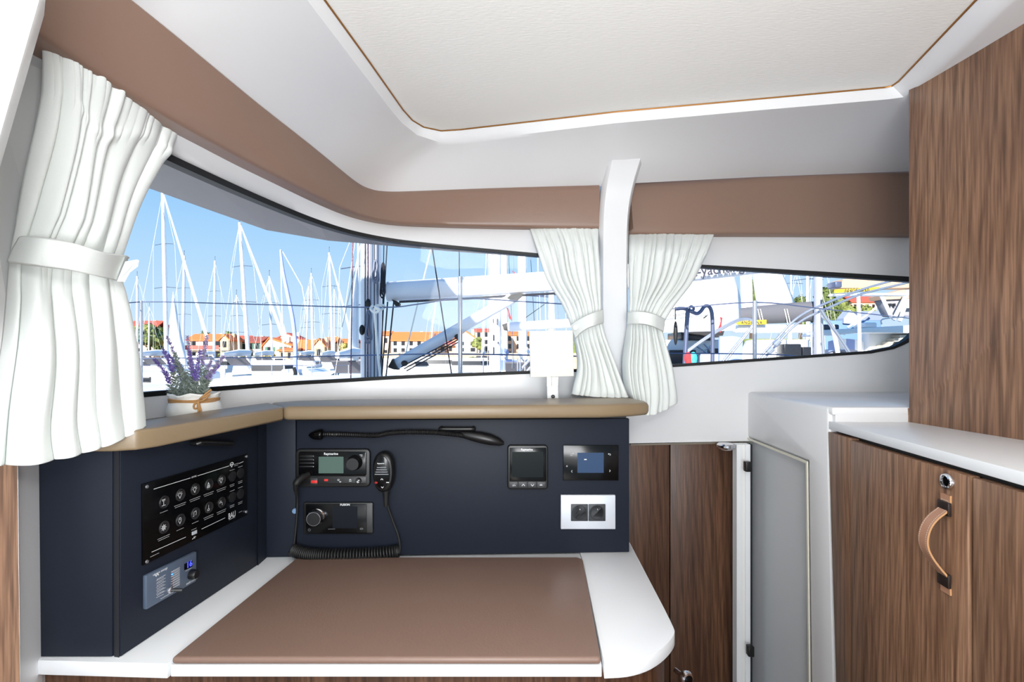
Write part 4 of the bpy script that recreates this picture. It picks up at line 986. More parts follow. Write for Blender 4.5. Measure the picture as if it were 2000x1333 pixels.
# ------------------------------------------------------------------ outside: water, own rail, neighbours
WZ = EYE-2.45
struct(MB().box((-260, 2.2, WZ-.2), (260, 420, WZ)).build('sea', SEA))
fd = MB().prism([Vector((-3.4, 1.74, 0)), Vector((3.0, 1.74, 0)), Vector((2.6, 3.6, 0)), Vector((-3.0, 4.45, 0))], (0, 0, EYE-.42)).build('floor_outside', BOATW, bevel=.04); struct(fd)

def rail(name, label, posts, lines, cat='railing'):
    g = thing(name, label, cat, posts[0][1])
    for a, b, r_ in posts:
        MB().lathe([(r_, 0), (r_, (a-b).length-.01), (r_*1.15, (a-b).length-.01), (r_*1.15, (a-b).length)], b, a-b, 12).build('stanchion', STEEL, g, smooth=True)
    for pts, r_, m in lines: MB().tube(catmull(pts, 4), r_, 6).build('lifeline', m, g, smooth=True)
    return g
def post(u, v, Y, zr=-.42): t = P(u, v, Y); return t, Vector((t.x, t.y, EYE+zr))
p1 = post(276, 588, 4.0); p2 = post(899, 541, 2.7)
rail('guard_rail', 'stainless guard rail with two wire lifelines outside the large left window', [(*p1, .011), (*p2, .0125)],
     [([P(200, 604, 3.4), P(276, 590, 4.0), P(500, 595, 3.7), P(735, 601, 3.3), P(820, 594, 3.0), P(899, 583, 2.7), P(1000, 588, 2.85), P(1160, 598, 3.2)], .0045, STEELD),
      ([P(200, 716, 3.4), P(276, 701, 4.0), P(500, 699, 3.7), P(735, 694, 3.3), P(899, 692, 2.7), P(1160, 697, 3.2)], .0045, STEELD)])
p3 = post(1474, 588, 3.1, -.6)
rail('guard_rail', 'single stainless stanchion with two wire lifelines outside the right window', [(*p3, .0125)],
     [([P(1180, 616, 3.4), P(1320, 603, 3.2), P(1474, 591, 3.1), P(1600, 603, 3.3), P(1830, 628, 3.8)], .004, STEELD),
      ([P(1180, 690, 3.4), P(1474, 692, 3.1), P(1600, 699, 3.3), P(1830, 715, 3.8)], .004, STEELD)])
rp = tag(MB().tube(catmull([P(728, 597, 3.28), P(724, 604, 3.26), P(733, 611, 3.24), P(742, 605, 3.22), P(733, 599, 3.24), P(745, 596, 3.26), P(751, 600, 3.28), P(742, 606, 3.24), P(732, 604, 3.24), P(734, 640, 3.24), P(738, 690, 3.24), P(744, 750, 3.24), P(748, 790, 3.24)], 6), .0085, 8).build('rope', ROPEW, smooth=True),
         'white rope knotted on the lifeline in front of the big mast', 'rope')

# neighbouring catamaran with the big mast, boom and vang
nb = thing('catamaran', 'neighbouring white catamaran with thick mast, silver boom and strut outside the left window', 'boat', (-1.8, 7.5, WZ))
dzr = -.66
def bx(x0, x1, y0, y1, z0, z1): return MB().box((x0, y0, EYE+z0), (x1, y1, EYE+z1))
bx(-9.5, 1.85, 5.9, 11.0, -2.5, dzr).build('hull', BOATW, nb, bevel=.15, seg=3)
bx(-5.2, -2.2, 8.2, 10.3, dzr-.01, dzr+.22).build('coachroof', BOATW, nb, bevel=.08, seg=3)
for x, y in ((-4.2, 7.4), (-2.9, 7.6), (-3.6, 6.6)): bx(x, x+.55, y, y+.5, dzr-.01, dzr+.035).build('deck_hatch', DARKW, nb, bevel=.02)
MD = 6.5
def ell(p, a, b, top, n=20): return [[Vector((p.x+a*math.cos(2*PI*k/n), p.y+b*math.sin(2*PI*k/n), z)) for k in range(n)] for z in (p.z, top)]
mbase = P(725, 690, MD); mbase.z = EYE+dzr
mb = MB(); mb.grid(ell(mbase, .125, .19, EYE+5.5), True); mast = mb.build('mast', SPAR, nb, smooth=True)
MB().lathe([(.127, -.012), (.129, 0), (.127, .012)], P(725, 556, MD), UP, 20).build('mast_band', RUBBER, mast)
for u, m, r_ in ((707, ROPER, .009), (713, ROPEK, .006), (718, ROPER, .008), (724, ROPEG, .007), (731, ROPEK, .006), (738, ROPEG, .008)):
    a = P(u, 690, MD-.2-(.0 if 712 < u < 738 else -.08)); MB().tube([Vector((a.x, a.y, EYE+dzr)), Vector((a.x, a.y, EYE+3.6))], r_, 6).build('halyard', m, mast)
def coil(u0, v0, u1, v1, Y, m, n=7, name='rope_coil'):
    rnd = random.Random(int(u0*7+v0)); mb = MB()
    for k in range(n):
        du = (u1-u0)*rnd.uniform(.35, .5); c_ = (u0+u1)/2+rnd.uniform(-1, 1)*(u1-u0)*.15
        vt_ = v0+rnd.uniform(0, .1)*(v1-v0); vb_ = v1-rnd.uniform(0, .25)*(v1-v0); yy = Y+rnd.uniform(-.03, .03)
        mb.tube(catmull([P(c_-du*.3, vt_+8, yy), P(c_, vt_, yy), P(c_+du*.6, vt_+9, yy), P(c_+du*.5, (vt_+vb_)/2, yy), P(c_+du*.8, vb_-6, yy), P(c_, vb_, yy), P(c_-du*.7, vb_-6, yy), P(c_-du*.4, (vt_+vb_)/2, yy), P(c_-du*.3, vt_+8, yy)], 4), .0075, 5)
    return mb.build(name, m, mast, smooth=True)
coil(724, 506, 741, 556, MD-.28, ROPEG); coil(742, 512, 753, 585, MD-.12, ROPEK, 6); coil(712, 605, 726, 672, MD-.28, ROPEG)
for u, v in ((707, 645), (719, 594)): MB().ball(P(u, v, MD-.2), .05, 10, 6, (.7, .7, 1.3)).build('cleat', RUBBER, mast, smooth=True)
for u in (709, 718, 740, 752): MB().lathe([(.05, 0), (.045, .04), (.05, .09), (.03, .10)], Vector((P(u, 0, MD-.3).x, MD-.3, EYE+dzr+.0+.25)), UP, 14).build('winch', RUBBER, nb, smooth=True)
b0_ = P(757, 570, MD-.05); b1_ = P(1180, 543.5, MD-.3); dB = (b1_-b0_).normalized()
mb = MB(); rows = []
sB = dB.cross(UP).normalized()
for t in (0, 1):
    c_ = b0_.lerp(b1_, t); rows.append([c_+UP*(.125*math.sin(2*PI*k/20))+sB*(.08*math.cos(2*PI*k/20)) for k in range(20)])
mb.grid(rows, True); mb.f.append(tuple(range(20))); mb.f.append(tuple(range(20, 40)))
boom = mb.build('boom', SPAR, nb, smooth=True)
MB().tube([P(748, 566, MD-.1), P(757, 568, MD-.08)], [.03, .05], 8).build('gooseneck', RUBBER, boom)
mb = MB(); mb.prism([P(765, 585, MD-.15), P(772, 598, MD-.15), P(780, 600, MD-.15), P(781, 593, MD-.15), P(774, 588, MD-.15)], (0, .06, 0)); mb.build('block', RUBBER, boom)
MB().tube([P(780, 590, MD-.2), P(900, 584, MD-.25), P(1000, 578, MD-.27), P(1180, 568, MD-.4)], .016, 6).build('black_line', ROPEK, boom)
v0_ = P(772, 713, MD-.1); v1_ = P(1000, 583, MD-.25)
vg = MB().tube([v0_, v1_], .070, 16).build('boom_vang', SPAR, nb, smooth=True)
MB().prism([P(757, 718, MD-.22), P(766, 701, MD-.22), P(773, 715, MD-.22), P(777, 723, MD-.22), P(768, 722, MD-.22)], (0, .14, 0)).build('vang_fitting', RUBBER, vg)
MB().prism([P(990, 582, MD-.34), P(1000, 575, MD-.34), P(1022, 571, MD-.34), P(1020, 578, MD-.34), P(1006, 589, MD-.34)], (0, .14, 0)).build('vang_fitting', RUBBER, vg)
for k in range(3): MB().tube([P(784+k*5, 717+k*4, MD-.2), P(895, 659+k*5, MD-.22)], .008, 5).build('vang_line', ROPEK, vg)
for u, v in ((790, 710), (894, 658)): MB().ball(P(u, v, MD-.22), .035, 10, 6, (1.2, .5, 1)).build('vang_block', RUBBER, vg, smooth=True)
for (a, b_, r_, m) in (((831, 400), (884, 745), .008, ROPEK), ((750, 460), (745, 745), .007, ROPEK), ((757, 460), (741, 745), .007, ROPEK), ((757, 590), (745, 745), .009, ROPEK), ((769, 590), (753, 745), .009, ROPEK), ((897, 400), (897, 540), .006, ROPEK), ((690, 400), (685, 750), .007, ROPER), ((704, 480), (668, 640), .006, ROPEW)):
    MB().tube([P(*a, MD-.3), P(*b_, MD-.3)], r_, 5).build('rigging_line', m, nb)
MB().tube([P(843, 480, 7.2), P(790, 700, 7.2)], .010, 5).build('rigging_line', ROPEW, nb)

n3 = thing('catamaran', 'wide white catamaran deck with dark windows low in the big window behind the lavender', 'boat', (-10, 17, WZ))
bx(-17, -4.6, 15.2, 18.3, -2.5, -.98).build('hull', BOATW, n3, bevel=.15, seg=3)
k_ = bx(-15.5, -10.2, 15.6, 18.0, -.99, -.62).build('coachroof', BOATW, n3, bevel=.12, seg=3)
for x in (-15.1, -13.6, -12.1): bx(x, x+1.1, 15.55, 15.7, -.9, -.72).build('cabin_window', DARKW, k_, bevel=.02)
for x in (-8.8, -7.4): bx(x, x+.8, 15.8, 16.5, -.99, -.93).build('deck_hatch', REDF if x < -8 else DARKW, n3, bevel=.02)
for x in (-9.8, -8.6, -7.2, -6.0, -4.9): MB().tube([Vector((x, 15.35, EYE-1.0)), Vector((x, 15.35, EYE-.36))], .016, 6).build('stanchion', STEEL, n3)
MB().tube([Vector((-16.5, 15.35, EYE-.37)), Vector((-4.9, 15.35, EYE-.37))], .010, 5).build('lifeline', STEELD, n3)

def spar(mbx, u, vt_, ub, vb_, Dd, r_, n=8, taper=.6):
    return mbx.tube([P(ub, vb_, Dd), P(ub+(u-ub)*.6, vb_+(vt_-vb_)*.6, Dd), P(u, vt_, Dd)], [r_, r_, r_*taper], n)

# second catamaran mast and boom
n2 = thing('catamaran', 'second white catamaran, its slotted mast and short boom behind the square lamp', 'boat', (-.5, 13, WZ))
MD2 = 12.0
mb = MB(); bp_ = P(967, 690, MD2); bp_.z = EYE-.75; mb.grid(ell(bp_, .14, .2, EYE+6.5), True); ms2 = mb.build('mast', SPARW, n2, smooth=True)
bx(-5.5, 3.8, 11.2, 14.5, -2.5, -.72).build('hull', BOATW, n2, bevel=.15, seg=3)
bx(-1.9, -1.0, 12.0, 13.6, -.73, -.5).build('coachroof', BOATW, n2, bevel=.08, seg=3)
for u, v, w_, h_ in ((963, 627, 2, 9), (971.5, 629, 3, 13), (964, 660, 3.5, 12), (973, 670, 3, 4), (964, 686, 3, 16)):
    fpoly(lambda a, b_, o_: P(a, b_, MD2-.19+o_*-1), rrect(u-w_/2, v-h_/2, u+w_/2, v+h_/2, w_*.4, 3), -.04, .03).build('mast_slot', INK, ms2)
mb = MB().tube([P(992, 639, MD2-.1), P(1180, 628, MD2-.3)], .105, 16); bm2 = mb.build('boom', SPAR, n2, smooth=True)
MB().prism([P(980, 634, MD2-.12), P(994, 630, MD2-.12), P(997, 648, MD2-.12), P(984, 645, MD2-.12)], (0, .1, 0)).build('gooseneck', RUBBER, bm2)
MB().tube([P(1010, 748, MD2-.5), P(1060, 690, MD2-.5)], .03, 8).build('davit', STEEL, n2); MB().tube([P(1000, 740, MD2-.5), P(1060, 676, MD2-.5)], .03, 8).build('davit', STEEL, n2)
for u in (944, 1011, 1016): MB().tube([P(u, 700, MD2-.6), P(u, 748, MD2-.6)], .016, 8).build('stanchion', STEEL, n2)

for (a_, b_, m_) in (((992, 470), (1004, 720), ROPEG), ((1004, 480), (1000, 720), ROPEW), ((1035, 480), (1044, 640), ROPEG), ((1050, 480), (1056, 640), ROPEW), ((1062, 500), (1066, 640), ROPEW), ((1000, 640), (1070, 590), ROPEK), ((940, 700), (951, 480), ROPEW), ((1086, 560), (1092, 640), ROPEG)):
    MB().tube([P(*a_, 13.2), P(*b_, 13.2)], .008, 5).build('stay', m_, n2)

def flag(par, u0, v0, u1, v1, Dd, name='flag'):
    mb = MB(); rows = []
    for i in range(7):
        t = i/6; rows.append([P(u0+(u1-u0)*t+2*math.sin(5*t), v0+(v1-v0)*t, Dd+.05*math.sin(7*t)), P(u0+(u1-u0)*t+5-2*t, v0+(v1-v0)*t+2, Dd+.05*math.sin(7*t+1))])
    return mb.grid(rows).build(name, REDF, par, solid=.01)
flag(n2, 987, 600, 997, 623, 11)
flag(n2, 1000, 530, 1003, 542, 16)

# ---- sailing boats across the basin
def sailboat(label, ut, vt_, ub, Dd, wpx, L, head, cover=None, sp=(.45, .7), stay=None, furl=False, name='sailing_boat'):
    base_ = P(ub, 690, Dd); x, y = base_.x, base_.y
    g = thing(name, label, 'boat', (x, y, WZ), 'sailing boats moored across the marina')
    ca, sa = math.cos(head), math.sin(head); B = L*.30
    R_ = lambda a, b_, z: Vector((x+a*ca-b_*sa, y+a*sa+b_*ca, WZ+z))
    rows = []
    for i in range(9):
        t = i/8; hb = B/2*(.78+.22*math.sin(PI*min(1, t*1.3))) * (1-max(0, (t-.45)/.55)**2.2*.98); zz = 1.05+.25*t*t
        a = (t-.42)*L
        rows.append([R_(a, hb, zz), R_(a, hb*.96, .5), R_(a-(.04*L*t), hb*.6, -.1), R_(a-(.04*L*t), -hb*.6, -.1), R_(a, -hb*.96, .5), R_(a, -hb, zz), R_(a, 0, zz+.06)])
    mb = MB(); mb.grid(rows, True); mb.f.append(tuple(range(7))); mb.build('hull', BOATW, g, smooth=False)
    q = [(-.10*L, .30*B), (.16*L, .2*B), (.20*L, 0), (.16*L, -.2*B), (-.10*L, -.30*B)]
    mb = MB(); lo = [R_(a, b_, 1.08) for a, b_ in q]; hi = [R_(a*.93-.1, b_*.82, 1.62) for a, b_ in q]
    mb.add(lo+hi, [(5, 6, 7, 8, 9)]+[(i, (i+1) % 5, 5+(i+1) % 5, 5+i) for i in range(5)]); cbn = mb.build('cabin', BOATW, g)
    for sgn in (1, -1):
        qq = [R_(-.07*L, sgn*.285*B, 1.28), R_(.12*L, sgn*.205*B, 1.28), R_(.11*L, sgn*.19*B, 1.47), R_(-.07*L, sgn*.265*B, 1.47)]
        MB().prism(qq, (0, 0, 0.0)).add([], []) if False else MB().prism(qq, (R_(0, sgn, 0)-R_(0, 0, 0))*.03).build('cabin_window', DARKW, cbn)
    qq = [R_(-.30*L, -.34*B, 1.1), R_(-.12*L, -.34*B, 1.5), R_(-.12*L, .34*B, 1.5), R_(-.30*L, .34*B, 1.1)]
    MB().prism([R_(-.12*L, -.3*B, 1.62), R_(-.12*L, .3*B, 1.62), R_(-.20*L, .3*B, 2.1), R_(-.20*L, -.3*B, 2.1)], (0, 0, .05)).build('spray_hood', CANV_G if cover is None else cover, g)
    r_ = wpx*Dd/2000
    bz = P(ub, 690, Dd); bz.z = WZ+1.55; tp_ = P(ut, vt_, Dd)
    ms = MB().tube([bz, bz.lerp(tp_, .6), tp_], [r_, r_, r_*.7], 8).build('mast', SPARW, g, smooth=True)
    MB().lathe([(.02, 0), (.02, .5), (.05, .5), (.05, .55)], tp_, UP, 6).build('masthead_unit', STEELD, ms)
    for f_ in sp:
        c_ = bz.lerp(tp_, f_); MB().tube([c_+Vector((-1.0*(1.15-f_*.5), .2, -.08)), c_, c_+Vector((1.0*(1.15-f_*.5), -.2, -.08))], .022, 5).build('spreader', STEELD, ms)
    for sx_ in (-1, 1):
        c_ = bz.lerp(tp_, sp[-1]); e_ = c_+Vector((sx_*1.0*(1.15-sp[-1]*.5), 0, -.08))
        MB().tube([tp_, e_, Vector((bz.x+sx_*B*.42, bz.y, WZ+1.2))], .011, 4).build('shroud', ROPEW, g)
    bow = R_(.56*L, 0, 1.3); st_ = P(*stay, Dd) if stay else bow
    MB().tube([tp_, tp_.lerp(st_, .5), st_], ([.04, .10, .12] if stay else [.012, .012, .012]) if furl or stay else .012, 6).build('forestay', SPARW, g)
    MB().tube([tp_, R_(-.42*L, 0, 1.3)], .011, 4).build('backstay', ROPEW, g)
    bo = bz+Vector((0, 0, .75)); be = bo+(R_(-.36*L, 0, 0)-R_(0, 0, 0))
    bmx = MB().tube([bo, be], .07, 8).build('boom', SPAR, g)
    MB().tube([bo+UP*.16, bo.lerp(be, .4)+UP*.2, be+UP*.1], [.22, .2, .09], 8).build('sail_cover', cover or SAILM, bmx, smooth=True)
    return g
SBL = [
 ('tall white sailing boat with thick forestay, mast just left of the lavender pot', 318, 374, 326, 38, 8, 8, 1.5, (405, 662), None),
 ('small sailing boat whose mast stands closest to the left curtain', 268, 540, 268, 60, 4.5, 8, 1.5, None, CANV_B),
 ('sailing boat with mast rising straight behind the middle of the lavender', 360, 500, 357, 55, 6, 8, 1.5, None, None),
 ('sailing boat with radar dome on its mast, right of the lavender tips', 420, 510, 418, 64, 5, 8, 1.5, None, None),
 ('sailing boat with tallest mast between the lavender and the bent blue furled mast', 468, 435, 486, 36, 8, 8, 1.5, (557, 668), None),
 ('sailing boat with a short mast just left of the tallest middle mast', 462, 577, 468, 52, 4, 8, 1.5, None, None),
 ('sailing boat with low dark-lined mast between tall mast and bent mast', 526, 540, 532, 46, 4.5, 8, 1.5, (562, 670), None),
 ('sailing boat with mast before the orange gabled stone house', 608, 534, 611, 56, 5, 8, 1.5, None, None),
 ('sailing boat with slim mast left of the big mast and a white forestay', 643, 494, 650, 48, 5.5, 8, 1.57, (690, 672), None),
 ('sailing boat with the thinnest mast close beside the slim mast left of the big mast', 653, 565, 653, 76, 3, 8, 1.57, None, None),
 ('sailing boat with a leaning pale mast in front of the green-shuttered house', 603, 560, 597, 62, 3.5, 8, 1.57, None, None),
 ('sailing boat moored behind the guard rail post by the left curtain', 292, 600, 290, 72, 3, 8, 1.5, None, None),
]
for (lb, ut, vt_, ub, Dd, wp, L, hd_, stay, cov) in SBL:
    q_ = sailboat(lb, ut, vt_, ub, Dd, wp, L, hd_, cov, stay=stay)
    if ut == 318: sb_first = q_
sailboat('sailing boat with mast right of the slotted mast above the square lamp', 984, 380, 986, 26, 13, 7, 1.57, CANV_B)
sailboat('sailing boat with wide white mast behind the square lamp', 1019, 380, 1022, 18.6, 17, 7, 1.57)
sailboat('sailing boat with paired masthead lines beside the middle curtain', 1076, 400, 1078, 30, 11, 7, 1.57, CANV_T)
sailboat('sailing boat with slim mast beyond the chrome stanchion', 945, 560, 944, 60, 3, 8, 1.57)
sailboat('sailing boat with short mast near the shore bushes by the chrome stanchion', 851, 590, 838, 72, 3, 8, 1.57)
# bent furled mast (blue sail wrapped)
g = thing('sailing_boat', 'sailing boat with blue wrapped sail bowing along its curved forestay', 'boat', P(572, 745, 26))
pts = [P(548, 490, 26), P(553, 530, 26), P(562, 575, 26), P(572, 625, 26), P(576.5, 670, 26), P(577, 720, 26), P(577, 760, 26)]
MB().tube(catmull(pts, 5), [.06+.05*min(1, i/10) for i in range(31)], 8).build('furled_sail', mat('pale_blue_sail', (150, 166, 214), .8), g, smooth=True)
MB().tube([P(548, 488, 26), P(551, 600, 26), P(556, 750, 26)], .035, 8).build('mast', SPARW, g); MB().tube([P(552, 492, 26), P(590, 560, 26), P(600, 620, 26)], .02, 5).build('halyard', SPARW, g)
rows = []
mb = MB().prism([P(520, 738, 26), P(640, 735, 26), P(655, 728, 26), P(640, 728, 26), P(525, 730, 26)], (0, 3.5, 0)); mb.build('hull', BOATW, g)
MB().prism([P(545, 730, 26.3), P(610, 729, 26.3), P(600, 722, 26.3), P(552, 722, 26.3)], (0, 2.4, 0)).build('cabin', BOATW, g)
MB().tube([P(574, 718, 25.6), P(577, 730, 25.6), P(572, 742, 25.6)], .09, 8).build('furling_drum', RUBBER, g)
# hoisted white sails
def sail(label, pts, Dd, belly=.5, name='sail', par=None):
    a, b_, c_ = [P(*q, Dd) for q in pts]; mb = MB(); rows = []
    for i in range(9):
        t = i/8; rows.append([(a.lerp(b_, t)).lerp(a.lerp(c_, t), j/6)+Vector((0, -belly*math.sin(PI*j/6)*math.sin(PI*t*.8), 0)) for j in range(7)])
    mb.grid(rows); o = mb.build(name, SAILM, par, smooth=True, solid=.02)
    return o if par else tag(o, label, 'sail')
sail('', [(338, 570), (324, 722), (368, 720)], 40.5, par=sb_first)
sb_near = sailboat('sailing boat with white hoisted sail just left of the big thick mast', 700, 430, 698, 22, 5, 7, 1.57)
sail('', [(697, 520), (674, 735), (697, 742)], 21.9, par=sb_near)
# motor and small boats filling the basin
def motorboat(label, u, Dd, L, head, stripe=None, fly=False):
    c_ = P(u, 690, Dd); x, y = c_.x, c_.y; g = thing('motor_boat', label, 'boat', (x, y, WZ), 'white motor boats moored in the marina'); ca, sa = math.cos(head), math.sin(head); B = L*.33
    R_ = lambda a, b_, z: Vector((x+a*ca-b_*sa, y+a*sa+b_*ca, WZ+z)); rows = []
    for i in range(7):
        t = i/6; hb = B/2*(1-max(0, (t-.5)/.5)**2*.95); a = (t-.5)*L; z = 1.0+.4*t*t
        rows.append([R_(a, hb, z), R_(a, hb*.85, .1), R_(a, -hb*.85, .1), R_(a, -hb, z)])
    mb = MB(); mb.grid(rows, True); mb.f.append((0, 1, 2, 3)); mb.build('hull', BOATW, g)
    q = [(-.28, .36), (.12, .34), (.24, 0), (.12, -.34), (-.28, -.36)]; lo = [R_(a*L, b_*B, 1.0) for a, b_ in q]; hi = [R_(a*L*.85-.2, b_*B*.85, 2.0) for a, b_ in q]
    mb = MB(); mb.add(lo+hi, [(5, 6, 7, 8, 9)]+[(i, (i+1) % 5, 5+(i+1) % 5, 5+i) for i in range(5)]); k = mb.build('cabin', BOATW, g)
    lo = [R_(a*L*1.01-.0, b_*B*1.03, 1.35) for a, b_ in q]; hi = [R_(a*L*.93-.1, b_*B*.95, 1.72) for a, b_ in q]
    mb = MB(); mb.add(lo+hi, [(i, (i+1) % 5, 5+(i+1) % 5, 5+i) for i in range(5)]); mb.build('window_band', DARKW, k)
    if stripe: MB().prism([R_(-.48*L, B*.5, .75), R_(.1*L, B*.5, .8), R_(.1*L, B*.5, .92), R_(-.48*L, B*.5, .87)], (R_(0, .04, 0)-R_(0, 0, 0))).build('stripe', stripe, g)
    for q_ in (-.3, .1, .4): MB().tube([R_(q_*L, B*.4, 1.1), R_(q_*L, B*.4, 1.8)], .02, 5).build('stanchion', STEEL, g)
    if fly: MB().prism([R_(-.3*L, .3*B, 2.6), R_(.0, .3*B, 2.6), R_(.0, -.3*B, 2.6), R_(-.3*L, -.3*B, 2.6)], (0, 0, .08)).build('canopy', CANV_G, g); [MB().tube([R_(a, b_, 1.9), R_(a, b_, 2.6)], .025, 5).build('canopy_post', STEEL, g) for a in (-.28*L, -.02*L) for b_ in (-.28*B, .28*B)]
    return g
for lb, u, Dd, L, hd_, stp, fl in (
    ('white motor boat under the left sail, nearest the curtain', 312, 45, 8, 0, INK, False),
    ('white motor boat with canopy below the orange-roofed house', 458, 46, 3.6, 0, None, True),
    ('white motor boat with red stripe in front of the bent blue mast', 545, 32, 5, 0, REDF, False),
    ('white motor boat with canopy in front of the white gabled house', 530, 66, 8, 0, None, True),
    ('white motor boat moored below the stone gabled houses', 640, 69, 7, 0, INK, False),
    ('white motor boat with canopy seen under the sloping strut', 820, 62, 8, 0, None, True),
    ('white motor boat below the tall stone quay by the strut foot', 795, 44, 8, 0, INK, False),
    ('white motor boat right of the strut, behind the chrome stanchion', 870, 54, 8, 0, None, True),
    ('white motor boat between the chrome stanchion and the slotted mast', 925, 47.5, 7, 0, INK, False),
    ('small white motor boat moored far along the quay behind the lavender', 395, 82, 9, 0, INK, True),
    ('small white motor boat moored far along the quay below the green shutters', 590, 84, 6, 0, None, True),
    ('small white motor boat moored at the quay beside the big mast', 672, 85, 7, 0, INK, True)):
    motorboat(lb, u, Dd, L, hd_, stp, fl)

# ---- quay, hill, houses and trees
QD = 98; struct(MB().box((-130, QD, WZ-.3), (24, QD+120, EYE-1.4)).build('ground_shore', STONE))
q = MB().box((-27, 93, WZ-.3), (13, 131, EYE+.0)).build('quay_wall', STONE); tag(q, 'tall tan stone quay wall under the orange-roofed houses right of the big mast', 'wall')
def hill(label, pts, Dd, m):
    mb = MB(); rows = []
    for k, (dy, f_) in enumerate(((0, 0), (8, .55), (22, .9), (40, 1.0), (70, .7))):
        rows.append([Vector((P(u, v, Dd).x, Dd+dy, EYE-.6+(P(u, v, Dd).z-EYE+.6)*f_+random.uniform(-.3, .3)*(k > 0))) for u, v in pts])
    mb.grid(rows); return mb.build('hill', m, smooth=True)
struct(hill('', [(640, 690), (700, 676), (760, 668), (820, 662), (880, 650), (920, 640), (960, 637), (1000, 646), (1060, 640), (1110, 640), (1180, 655), (1260, 668)], 190, LEAFS[1]))
def house(label, u0, u1, vb_, ve, vr, Dd, wall, tile, gable=False, wins=(2, 2), shut=False, depth=8, ridge_u=None, extra=None):
    depth = 5 if gable else 6
    x0, x1 = P(u0, 0, Dd).x, P(u1, 0, Dd).x; z0 = min(P(0, vb_, Dd).z, EYE+1.45 if x0 > 60 else EYE-.03 if x0 > -26.5 else EYE-1.43); z1 = P(0, ve, Dd).z
    g = thing('house', label, 'house', ((x0+x1)/2, Dd+depth/2, z0), 'houses along the shore'); o_ = .35
    if gable:
        xr = P(ridge_u, 0, Dd).x if ridge_u else (x0+x1)/2; z2 = P(0, vr, Dd).z
        MB().prism([Vector((x0, Dd, z0)), Vector((x1, Dd, z0)), Vector((x1, Dd, z1)), Vector((xr, Dd, z2)), Vector((x0, Dd, z1))], (0, depth, 0)).build('wall', wall, g)
        for xe in (x0, x1):
            dx = o_ if xe > xr else -o_; sl = (z1-z2)/(xe-xr)
            MB().prism([Vector((xr, Dd-.25, z2+.05)), Vector((xe+dx, Dd-.25, z1+sl*dx+.05)), Vector((xe+dx, Dd-.25, z1+sl*dx+.30)), Vector((xr, Dd-.25, z2+.32))], (0, depth+.5, 0)).build('roof', tile, g)
    else:
        yr = Dd+depth/2; z2 = P(0, vr, yr).z
        MB().box((x0, Dd, z0), (x1, Dd+depth, z1)).build('wall', wall, g)
        sl = (z2-z1)/(depth/2)
        MB().prism([Vector((x0-o_, Dd-o_, z1-sl*o_)), Vector((x0-o_, yr, z2)), Vector((x0-o_, Dd+depth+o_, z1-sl*o_)), Vector((x0-o_, Dd+depth+o_, z1-sl*o_+.22)), Vector((x0-o_, yr, z2+.25)), Vector((x0-o_, Dd-o_, z1-sl*o_+.22))], (x1-x0+2*o_, 0, 0)).build('roof', tile, g)
    nx, nz_ = wins; W_ = x1-x0; H_ = z1-z0
    for i in range(nx):
        for j in range(nz_):
            cx = x0+W_*(i+.5)/nx; cz = z0+H_*(j+.55)/nz_; ww = min(.5, W_/nx*.22); hh = min(.65, H_/nz_*.3)
            wn = MB().box((cx-ww, Dd-.04, cz-hh), (cx+ww, Dd+.05, cz+hh)).build('window', DARKW, g)
            if shut:
                for sg in (-1, 1): MB().box((cx+sg*ww*1.55-ww*.5, Dd-.09, cz-hh), (cx+sg*ww*1.55+ww*.5, Dd-.02, cz+hh)).build('shutter', SHUT, wn)
    xc = x0+W_*.7; zc = z1+ (P(0, vr, Dd).z-z1)*.6
    MB().box((xc-.3, Dd+depth*.5, zc), (xc+.3, Dd+depth*.5+.6, P(0, vr, Dd).z+.5)).build('chimney', wall, g)
    if extra == 'balcony':
        MB().box((x0+.3, Dd-1.2, z0+H_*.5), (x1-.3, Dd, z0+H_*.5+.12)).build('balcony', RENDERW, g)
        MB().box((x0+.3, Dd-1.25, z0+H_*.5+.12), (x1-.3, Dd-1.2, z0+H_*.5+.95)).build('balcony_rail', mat('rail_red', (186, 92, 84), .8) if tile is TILE['orange'] else RENDERW, g)
    return g
O_, R2, BR = TILE['orange'], TILE['red'], TILE['brown']
house('peach house with red roof at the left edge beside the curtain', 246, 300, 700, 643, 629, 112, PEACH, R2, wins=(3, 2))
house('white house with wide orange roof behind the right lavender spikes', 366, 437, 703, 665, 655, 106, RENDERW, O_, wins=(3, 2), extra='balcony')
house('small stone gabled house with orange eaves right of the wide orange roof', 430, 447, 703, 664, 656, 102, STONE, O_, gable=True, wins=(1, 2))
house('white balcony house with red roof between stone gable and green shutters', 444, 477, 703, 672, 658, 114, RENDERW, R2, wins=(2, 2), extra='balcony')
house('white house with dark red roof and green shutters', 472, 509, 704, 669, 660, 108, RENDERW, BR, wins=(3, 2), shut=True)
house('cream gabled house with orange roof edge right of the green shutters', 514, 569, 704, 676, 662, 108, PEACH, O_, gable=True, ridge_u=526, wins=(2, 2), shut=True)
house('large white blank-gabled house with red roof standing behind the cream gable', 528, 592, 700, 668, 653, 122, RENDERW, R2, gable=True, ridge_u=561, wins=(2, 1))
house('low house with small orange roof in front of the cream gable', 545, 572, 705, 686, 682, 101, STONE, O_, wins=(2, 1))
house('white house with bright orange roof and three green shuttered windows', 578, 616, 704, 681, 666, 108.5, RENDERW, O_, wins=(3, 1), shut=True)
house('stone gabled house with orange roof right of the bright orange roof', 613, 634, 704, 676, 664, 104, STONE, O_, gable=True, ridge_u=623, wins=(1, 1))
house('stone house with orange roof second from the big mast on the left', 631, 652, 703, 671, 661, 111, STONE, O_, wins=(2, 1))
house('peach house with flat orange roof nearest the left side of the big mast', 650, 690, 703, 670, 664, 118, PEACH, O_, wins=(3, 2))
